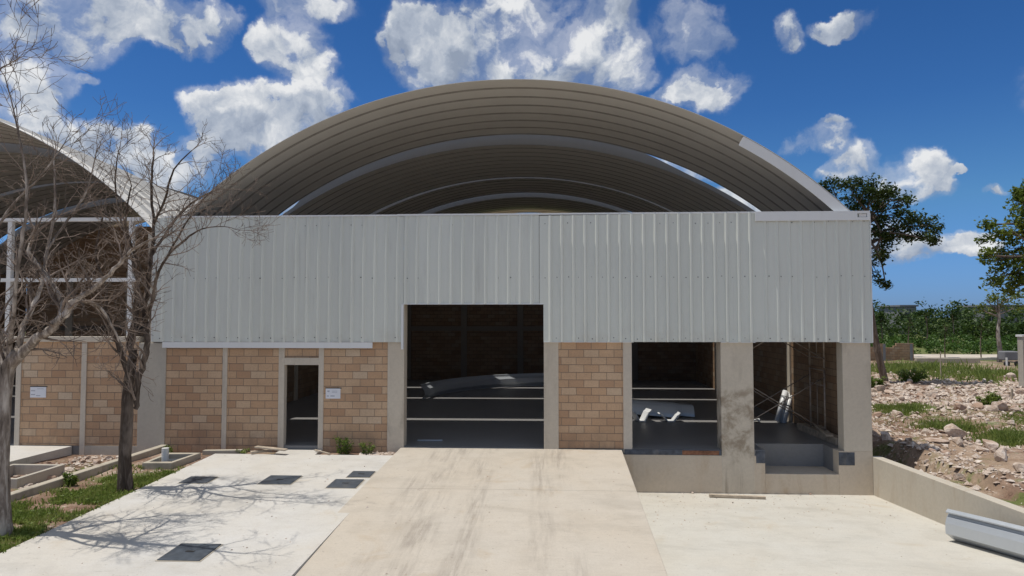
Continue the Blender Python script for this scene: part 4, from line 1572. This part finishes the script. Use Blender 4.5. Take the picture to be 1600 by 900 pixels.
# a few trees that stand out of the wood
for i, (x, y0, wd, ht, Y, lab) in enumerate(((1447, 478, 13, 30, 62, 'tall dark tree before the wood, nearest the ruined block wall'),
                                             (1488, 479, 10, 24, 66, 'dark round tree on the skyline, midway along the wood'),
                                             (1376, 486, 12, 24, 58, 'bushy tree at the edge of the wood behind the leaning trunk'),
                                             (1600, 500, 12, 22, 60, 'bright bushy tree of the wood beside the slim grey pillar'))):
    b = PY(x, 540, Y)
    b.z = -0.2
    tp = PY(x, y0 + ht * 0.6, Y)
    leafy_tree('wood_tree', lab, b, [b, (b + tp) / 2 + Vector((0.15, 0, 0)), tp], 0.09,
               [(x - wd * 0.5, y0 + ht * 0.5, wd * 0.6, ht * 0.3, 0.4), (x + wd * 0.45, y0 + ht * 0.45, wd * 0.6, ht * 0.3, -0.4), (x, y0 + ht * 0.25, wd * 0.6, ht * 0.28, 0), (x + 2, y0 + ht * 0.8, wd * 0.7, ht * 0.25, 0.3)],
               Y, M['leaf_wood'], M['bark_brown'], leaf=0.34, seed=20 + i, clumps=0.55, per=20, group='trees standing out of the wood', crad=0.6)

for i, (x, yb, yt, Y, lab) in enumerate(((1421, 570, 500, 42, 'thin dark sapling right beside the ruined block wall'), (1478, 576, 510, 41, 'thin dark sapling in the middle of the open plot'),
                                         (1534, 570, 505, 41, 'thin dark sapling standing left of the slender pale tree'))):
    b = PY(x, yb, Y)
    leafy_tree('sapling', lab, b, [b - Vector((0, 0, 0.1)), PY(x - 2, (yb + yt) / 2, Y), PY(x, yt, Y)], 0.06,
               [(x - 4, yt + 6, 6, 6, 0), (x + 4, yt + 12, 6, 6, 0), (x, yt - 3, 5, 6, 0)], Y, M['leaf_wood'], M['bark_brown'], leaf=0.22, seed=40 + i, clumps=0.5, per=14, group='saplings on the plot', crad=0.35)

# ------------------------------------------------------------------ far things on the right
rw_ = thing('ruined_wall', PL(1400, 563, -0.15), 'broken stepped block wall standing beyond the leaning tree trunk', 'wall')
yy = 39.5
xs = [PY(x, 560, yy).x for x in (1330, 1372, 1383, 1397, 1401, 1428)]
mb = MB()
for x0, x1, z1 in ((xs[0], xs[1], 1.0), (xs[1], xs[2], 1.25), (xs[2], xs[3], 0.95), (xs[3], xs[4], 1.1), (xs[4], xs[5], 1.3)):
    mb.box(x0, x1 - 0.002, yy, yy + 0.2, -0.4, z1)
mb.build('blockwork', M['block_far'], rw_)
mb = MB()
for x in (xs[1] + 0.5, xs[5] - 0.2):
    mb.box(x - 0.1, x + 0.1, yy - 0.04, yy - 0.003, -0.4, 1.25)
mb.build('pier', M['far_grey'], rw_)

p = PL(1597, 606, -0.1)
bp = thing('block_pillar', (p.x + 0.4, p.y, -0.1), 'slim grey pillar with a pale cap at the right edge of the plot', 'pillar')
MB().box(p.x + 0.1, p.x + 0.42, p.y, p.y + 0.4, -0.4, 2.45).build('shaft', M['column_grey'], bp, bevel=0.01)
MB().box(p.x + 0.05, p.x + 0.47, p.y - 0.05, p.y + 0.45, 2.45, 2.56).build('cap', M['white_steel'], bp, bevel=0.01)

tk = PL(1576, 571, -0.1)
tank = thing('water_tank', tk, 'grey tank on wheels with a white standpipe beyond the rubble', 'tank')
mb = MB()
mb.box(tk.x - 0.5, tk.x + 0.55, tk.y - 0.35, tk.y + 0.4, 0.28, 0.95)
mb.build('body', M['far_grey'], tank, smooth=False, bevel=0.08)
for dx in (-0.35, 0.4):
    MB().tube([(tk.x + dx, tk.y - 0.4, 0.05), (tk.x + dx, tk.y - 0.28, 0.05)], 0.2, 14).build('wheel', M['dark'], tank)
MB().tube([(tk.x - 0.45, tk.y - 0.5, -0.3), (tk.x - 0.45, tk.y - 0.5, 0.5)], 0.07, 10).build('standpipe', M['pvc'], tank)

mb = MB()
a, b = PY(1432, 566, 37), PY(1532, 569, 37)
mb.box(a.x, b.x, 37, 37.25, -0.3, 0.22)
tag(mb.build('low_wall', M['kerb'], bevel=0.02), 'long low pale wall along the far side of the plot', 'wall')
mb = MB()
mb.prism([(20, 40.6), (70, 40.6), (70, 46), (20, 46)], lambda x, y: -0.4, lambda x, y: 0.06)
mb.build('road', M['road'], kind='structure')
for i, (x, y, ht, lab) in enumerate(((1581, 628, 0.55, 'short timber peg standing in the plot below the tank'), (1470, 592, 1.6, 'thin pale stake standing in the plot between two saplings'))):
    p = PL(x, y, -0.15)
    tag(MB().tube([(p.x, p.y, -0.3), (p.x + 0.02, p.y, ht - 0.15)], 0.045 if i == 0 else 0.03, 7).build('stake', M['wood'], None), lab, 'stake')


def far_building(name, x0, x1, ytop, Y, holes, label):
    a, b = PY(x0, 500, Y), PY(x1, 500, Y)
    zt = PY(x0, ytop, Y).z
    t = thing(name, ((a.x + b.x) / 2, Y, 0), label, 'building')
    MB().box(a.x, b.x, Y, Y + 8, -0.5, zt).build('wall', M['far_grey'], t)
    MB().box(a.x - 0.3, b.x + 0.3, Y - 0.3, Y + 8.3, zt, zt + 0.3).build('roof', M['far_grey'], t)
    for (u0, u1, v0, v1) in holes:
        MB().box(a.x + (b.x - a.x) * u0, a.x + (b.x - a.x) * u1, Y - 0.05, Y + 0.05, zt * v0, zt * v1).build('window', M['dark'], t)


far_building('far_building', 1538, 1640, 479, 105, [(0.05, 0.1, 0.45, 0.85), (0.12, 0.16, 0.45, 0.85), (0.5, 0.56, 0.5, 0.85)], 'long grey concrete building on the horizon behind the slender tree')
far_building('far_building', 1408, 1432, 479, 112, [(0.2, 0.4, 0.4, 0.8), (0.6, 0.8, 0.4, 0.8)], 'small grey building showing over the wood near the ruined wall')

# ------------------------------------------------------------------ rocks
def rock_mesh(seed, sub=2):
    import bmesh
    bm = bmesh.new()
    bmesh.ops.create_icosphere(bm, subdivisions=sub, radius=0.5)
    rr = random.Random(seed)
    planes = [(Vector((rr.gauss(0, 1), rr.gauss(0, 1), rr.gauss(0, 1))).normalized(), rr.uniform(0.2, 0.37)) for _ in range(11)]
    for v in bm.verts:
        for nrm, dd in planes:
            e = v.co.dot(nrm) - dd
            if e > 0:
                v.co -= nrm * e * 0.98
        v.co *= 1 + 0.12 * mnoise.noise(v.co * 3 + Vector((seed, 0, 0)))
    me = bpy.data.meshes.new('rock')
    bm.to_mesh(me)
    bm.free()
    me.materials.append(M['rock'])
    return me


ROCKS = [rock_mesh(i + 1, 3 if i < 4 else 2) for i in range(9)]


CLEAR = [(PL(px, py, -0.12), r) for px, py, r in ((1390, 640, 1.2), (1410, 641, 1.2), (1430, 642, 1.1), (1470, 666, 0.9), (1495, 668, 0.9), (1560, 686, 0.9), (1585, 688, 0.9), (1610, 690, 1.0))]


def on_grass(x, y):
    return any((x - c.x) ** 2 + ((y - c.y) * 0.8) ** 2 < r * r for c, r in CLEAR)


def put_rock(x, y, size, label, flat=0.65, group=None, sink=0.28, k=None):
    o = bpy.data.objects.new('rock', ROCKS[k if k is not None else RNG.randrange(len(ROCKS))])
    sx, sy = size * RNG.uniform(0.85, 1.2), size * RNG.uniform(0.7, 1.1)
    sz = size * flat * RNG.uniform(0.8, 1.2)
    o.scale = (sx, sy, sz)
    o.rotation_euler = (RNG.uniform(-0.35, 0.35), RNG.uniform(-0.35, 0.35), RNG.uniform(0, 6.28))
    o.location = (x, y, ground_z(x, y) + sz * (0.5 - sink))
    COL.objects.link(o)
    tag(o, label, 'rock', group)
    return o


big = [(1384, 686, 0.62, 0.62, 'big pale angular rock nearest the corner column'), (1376, 612, 0.6, 0.8, 'squat pale rock at the left end of the far rubble row'),
       (1461, 697, 0.6, 0.35, 'flat brown rock slab in the middle of the rubble'), (1497, 692, 0.66, 0.9, 'upright split rock standing tall in the rubble'),
       (1548, 700, 0.5, 0.7, 'pale pointed rock right of the upright split rock'), (1565, 720, 0.52, 0.8, 'tan rock with a flat face, above the wall on the right'),
       (1597, 738, 0.56, 0.7, 'brown squared rock at the picture edge above the wall'), (1565, 640, 0.85, 0.75, 'large white rock beside the round bush'),
       (1530, 640, 0.55, 0.6, 'pale rock just left of the round bush'), (1417, 622, 0.6, 0.5, 'dark shadowed rock in the far rubble row'),
       (1455, 620, 0.7, 0.5, 'broad white rock midway along the far rubble row'), (1395, 730, 0.3, 0.7, 'small grey rock right behind the retaining wall')]
for i, (x, y, s, fl, lab) in enumerate(big):
    p = PL(x, y, -0.1)
    put_rock(p.x, p.y, s, lab, fl, 'big rocks in the rubble', k=i % 9)
for i in range(240):
    x, y = RNG.uniform(9.2, 18), RNG.uniform(-5, 8)
    if on_grass(x, y) or mnoise.noise((x * 0.35, y * 0.35, 3.1)) < -0.12 and RNG.random() < 0.8:
        continue
    put_rock(x, y, RNG.choice([0.12, 0.16, 0.2, 0.26, 0.34]) * RNG.uniform(0.8, 1.25), 'small pale limestone rock in the near rubble behind the retaining wall', group='rubble rocks behind the retaining wall')
for i in range(150):
    px, py = RNG.uniform(1362, 1610), RNG.choice([RNG.gauss(618, 6), RNG.gauss(600, 8), RNG.gauss(640, 5)])
    p = PL(px, py, -0.1)
    if on_grass(p.x, p.y):
        continue
    put_rock(p.x, p.y, RNG.choice([0.2, 0.3, 0.36, 0.5]) * RNG.uniform(0.8, 1.2), 'pale limestone rock in the far rubble row across the plot', group='rocks of the far rubble row')
for i in range(42):
    x, y = RNG.uniform(-12.7, -10.75), RNG.uniform(-3.4, -0.3)
    put_rock(x, y, RNG.uniform(0.14, 0.34), 'grey brown stone in the hollow behind the long kerb', flat=0.5, group='stones in the hollow')
for i in range(14):
    x, y = RNG.uniform(-10.1, -8.9), RNG.uniform(-3.0, -1.6)
    put_rock(x, y, RNG.uniform(0.05, 0.11), 'small stone on bare soil near the dark twisted trunk', flat=0.6, group='stones by the trunk')


def stone_scatter(name, pts, label):
    """many tiny stones in one mesh: squashed octahedra."""
    n = len(pts)
    base = np.array([(1, 0, 0), (0, 1, 0), (-1, 0, 0), (0, -1, 0), (0, 0, 1), (0, 0, -0.6)], float)
    tri = [(0, 1, 4), (1, 2, 4), (2, 3, 4), (3, 0, 4), (1, 0, 5), (2, 1, 5), (3, 2, 5), (0, 3, 5)]
    out = np.zeros((n * 8, 3, 3))
    for i, (x, y, z, s) in enumerate(pts):
        sc = s * (0.6 + 0.8 * NR.random(3)) * np.array([1, 1, 0.6])
        a = NR.random() * 6.28
        c, sn = math.cos(a), math.sin(a)
        v = (base + NR.normal(size=(6, 3)) * 0.16) * sc
        tl = NR.normal() * 0.5
        ct, st_ = math.cos(tl), math.sin(tl)
        v = np.stack([v[:, 0], v[:, 1] * ct - v[:, 2] * st_, v[:, 1] * st_ + v[:, 2] * ct], axis=1)
        w = np.stack([v[:, 0] * c - v[:, 1] * sn + x, v[:, 0] * sn + v[:, 1] * c + y, v[:, 2] + z + s * 0.15], axis=1)
        for k, t in enumerate(tri):
            out[i * 8 + k] = w[list(t)]
    o = np_mesh(name, out, 3, M['rock'], None, 'stuff')
    o['label'] = label
    return o


pts = []
for i in range(9000):
    x, y = 8.75 + abs(RNG.gauss(0, 5.5)), RNG.uniform(-7, 16)
    if mnoise.noise((x * 0.45, y * 0.45, 5.3)) < RNG.uniform(-0.4, 0.25) or (on_grass(x, y) and RNG.random() < 0.85):
        continue
    pts.append((x, y, ground_z(x, y), RNG.choice([0.02, 0.03, 0.04, 0.06, 0.09]) * RNG.uniform(0.7, 1.2)))
for i in range(1500):
    p = PL(RNG.uniform(1360, 1610), RNG.gauss(612, 16), -0.12)
    if 0 < p.y < 60:
        pts.append((p.x, p.y, ground_z(p.x, p.y), RNG.uniform(0.05, 0.14)))
stone_scatter('rubble', pts, 'pale rubble strewn over the plot behind the retaining wall')
pts = []
for i in range(420):
    x, y = RNG.uniform(-12.7, -10.7), RNG.uniform(-3.6, -0.2)
    pts.append((x, y, ground_z(x, y), RNG.uniform(0.02, 0.07)))
for i in range(300):
    x, y = RNG.uniform(-10.2, -8.75), RNG.uniform(-3.4, -0.3)
    pts.append((x, y, ground_z(x, y), RNG.uniform(0.008, 0.025)))
for i in range(260):
    x, y = RNG.uniform(-4.9, -3.95), RNG.uniform(-0.58, -0.05)
    pts.append((x, y, -0.16, RNG.uniform(0.03, 0.06)))
stone_scatter('gravel', pts, 'grey gravel along the foot of the front wall and in the hollow')
mb = MB()
mb.box(-8.7, -7.11, -0.62, -0.03, -0.4, -0.17)
mb.box(-5.99, -3.9, -0.62, -0.03, -0.4, -0.17)
mb.build('soil_strip', M['ground'], kind='structure')
pts = []
for i in range(480):
    x, y = RNG.uniform(-8.4, 1.7), RNG.uniform(-10, -0.8)
    z = ramp_z(x, y) if -3.85 < x < 1.85 else yard_z(x, y)
    if x > -4.05 and x < -3.85:
        continue
    pts.append((x, y, z, RNG.choice([0.006, 0.008, 0.01, 0.012, 0.018])))
for i in range(300):
    x, y = RNG.uniform(2.3, 8.3), -abs(RNG.gauss(0, 2.2)) - 0.05
    pts.append((x, y, apron_z(x, y), RNG.uniform(0.006, 0.022)))
stone_scatter('pebbles', pts, 'tiny pebbles and crumbs scattered over the concrete')
for x, y, s, lab in ((1082, 771, 0.1, 'small pale lump at the foot of the dock wall, left of the board'), (1266, 773, 0.1, 'small pale lump at the foot of the dock wall, under the pit'), (1145, 786, 0.07, 'small dark lump on the apron beside the long board')):
    p = PL(x, y, -1.12, -0.06)
    o = put_rock(5, 0, s, lab)
    o.location = (p.x, p.y, apron_z(p.x, p.y) + s * 0.2)


# ------------------------------------------------------------------ grass and weeds
def blades(name, pts, mat, label=None):
    n = len(pts)
    a = np.array(pts)
    ang = NR.random(n) * 6.28
    dx, dy = np.cos(ang), np.sin(ang)
    lean = NR.normal(size=(n, 2)) * 0.35
    h = a[:, 3]
    w = h * 0.11 + 0.004
    p0 = np.stack([a[:, 0] - dx * w, a[:, 1] - dy * w, a[:, 2]], 1)
    p1 = np.stack([a[:, 0] + dx * w, a[:, 1] + dy * w, a[:, 2]], 1)
    tip = np.stack([a[:, 0] + lean[:, 0] * h, a[:, 1] + lean[:, 1] * h, a[:, 2] + h], 1)
    o = np_mesh(name, np.stack([p0, p1, tip], 1), 3, mat, None, 'stuff')
    if label:
        o['label'] = label
    return o


pts = []
tries = 0
while len(pts) < 12000 and tries < 90000:
    tries += 1
    y = RNG.uniform(-9, -1.9)
    xl = -10.3 + 0.107 * y
    x = RNG.uniform(xl, XL + 0.05 - RNG.random() ** 3 * 0.3)
    k = 1.5 * mnoise.noise((x * 1.7, y * 1.7, 2.2)) + 0.14 - 0.55 * sstep(-3.6, -2.0, y) * (1 if x < -8.95 else 0.4) - 0.3 * sstep(0.7, 0.1, x - xl)
    if RNG.random() < max(0.02, k * 1.9):
        pts.append((x, y, ground_z(x, y) - 0.01, RNG.uniform(0.04, 0.14)))
blades('grass', pts, M['grass'], 'low weedy grass on the strip between kerb and yard')
cents, rads = [], []
for (x, y, z, h) in pts[::9]:
    cents.append((x, y, z + h * 0.6))
    rads.append(0.07)
o = np_mesh('ground_cover', leaf_quads(cents, rads, 4, 0.06, NR, 0.6), 4, M['weed'], None, 'stuff')
o['label'] = 'leafy ground cover among the grass of the strip'

pts = []


def patch(px, py, wx, wy, n, hmin=0.08, hmax=0.25):
    for _ in range(n):
        p = PL(RNG.gauss(px, wx / 2), RNG.gauss(py, wy / 2), -0.12)
        if p.y > 70 or p.x < 8.9:
            continue
        if mnoise.noise((p.x * 0.9, p.y * 0.5, 7)) < RNG.uniform(-0.5, 0.3):
            continue
        pts.append((p.x, p.y, ground_z(p.x, p.y) - 0.02, RNG.uniform(hmin, hmax)))


patch(1402, 640, 46, 7, 5200, 0.08, 0.24)
patch(1482, 667, 44, 8, 4600, 0.08, 0.22)
patch(1580, 687, 50, 9, 5600, 0.08, 0.22)
patch(1480, 648, 140, 8, 1500, 0.04, 0.1)
patch(1430, 577, 90, 7, 4500, 0.2, 0.5)
patch(1540, 588, 90, 8, 4500, 0.15, 0.45)
patch(1595, 652, 30, 14, 2000, 0.06, 0.16)
patch(1420, 660, 80, 8, 900, 0.04, 0.1)
blades('grass', pts, M['grass'], 'patches of green grass among the rubble of the plot')


def bush(label, x, y, z, rw, rh, n, seed, mat='weed', leaf=0.09, name='bush', stems=9):
    rng = random.Random(seed)
    t = thing(name, (x, y, z), label, name.replace('_', ' '))
    st = MB()
    cents = []
    for i in range(stems):
        a = rng.uniform(0, 6.28)
        q = Vector((x + math.cos(a) * rw * rng.uniform(0.2, 0.9), y + math.sin(a) * rw * 0.8 * rng.uniform(0.2, 0.9), z + rh * rng.uniform(0.6, 1.1)))
        b = Vector((x + math.cos(a) * rw * 0.25, y + math.sin(a) * rw * 0.25, z - 0.03))
        st.tube([b, (b + q) / 2 + Vector((0, 0, rh * 0.1)), q], [0.008, 0.006, 0.003], 4, cap=False)
        for k in range(n):
            f = rng.uniform(0.15, 1.0)
            c = b.lerp(q, f)
            cents.append(tuple(c))
    st.build('stems', M['twig'], t)
    np_mesh('leaves', leaf_quads(cents, rw * 0.22, 7, leaf, np.random.default_rng(seed)), 4, M[mat], t)
    return t


def at_ground(px, py):
    p = PL(px, py, -0.12)
    return p.x, p.y, ground_z(p.x, p.y)


bush('round dark green bush in the rubble between two pale rocks', *at_ground(1545, 634), 0.55, 0.55, 16, 1, leaf=0.11, stems=14)
bush('ragged green bush at the foot of the leaning trunk', *at_ground(1425, 598), 0.9, 0.75, 14, 2, leaf=0.14, stems=14)
bush('low green bush left of the leaning trunk, by the warehouse corner', *at_ground(1366, 604), 0.7, 0.5, 12, 3, leaf=0.13, stems=12)
bush('tall thin weed clump growing right of the small doorway', -5.35, -0.3, -0.17, 0.36, 0.42, 8, 4, leaf=0.055, name='weed', stems=16)
bush('bright leafy weed against the block wall beside the gravel', -4.75, -0.25, -0.17, 0.26, 0.3, 8, 5, leaf=0.05, name='weed', stems=10)
bush('small weed growing under the block wall left of the planks', -8.05, -0.35, -0.17, 0.25, 0.16, 6, 6, leaf=0.05, name='weed', stems=8)
bush('leafy weed leaning on the side of the long kerb', -10.42, -3.6, -0.2, 0.22, 0.26, 9, 7, leaf=0.06, name='weed', stems=12)
bush('small weed sprouting beside the concrete pit frame', -10.05, -0.3, -0.15, 0.2, 0.18, 6, 8, leaf=0.045, name='weed', stems=8)
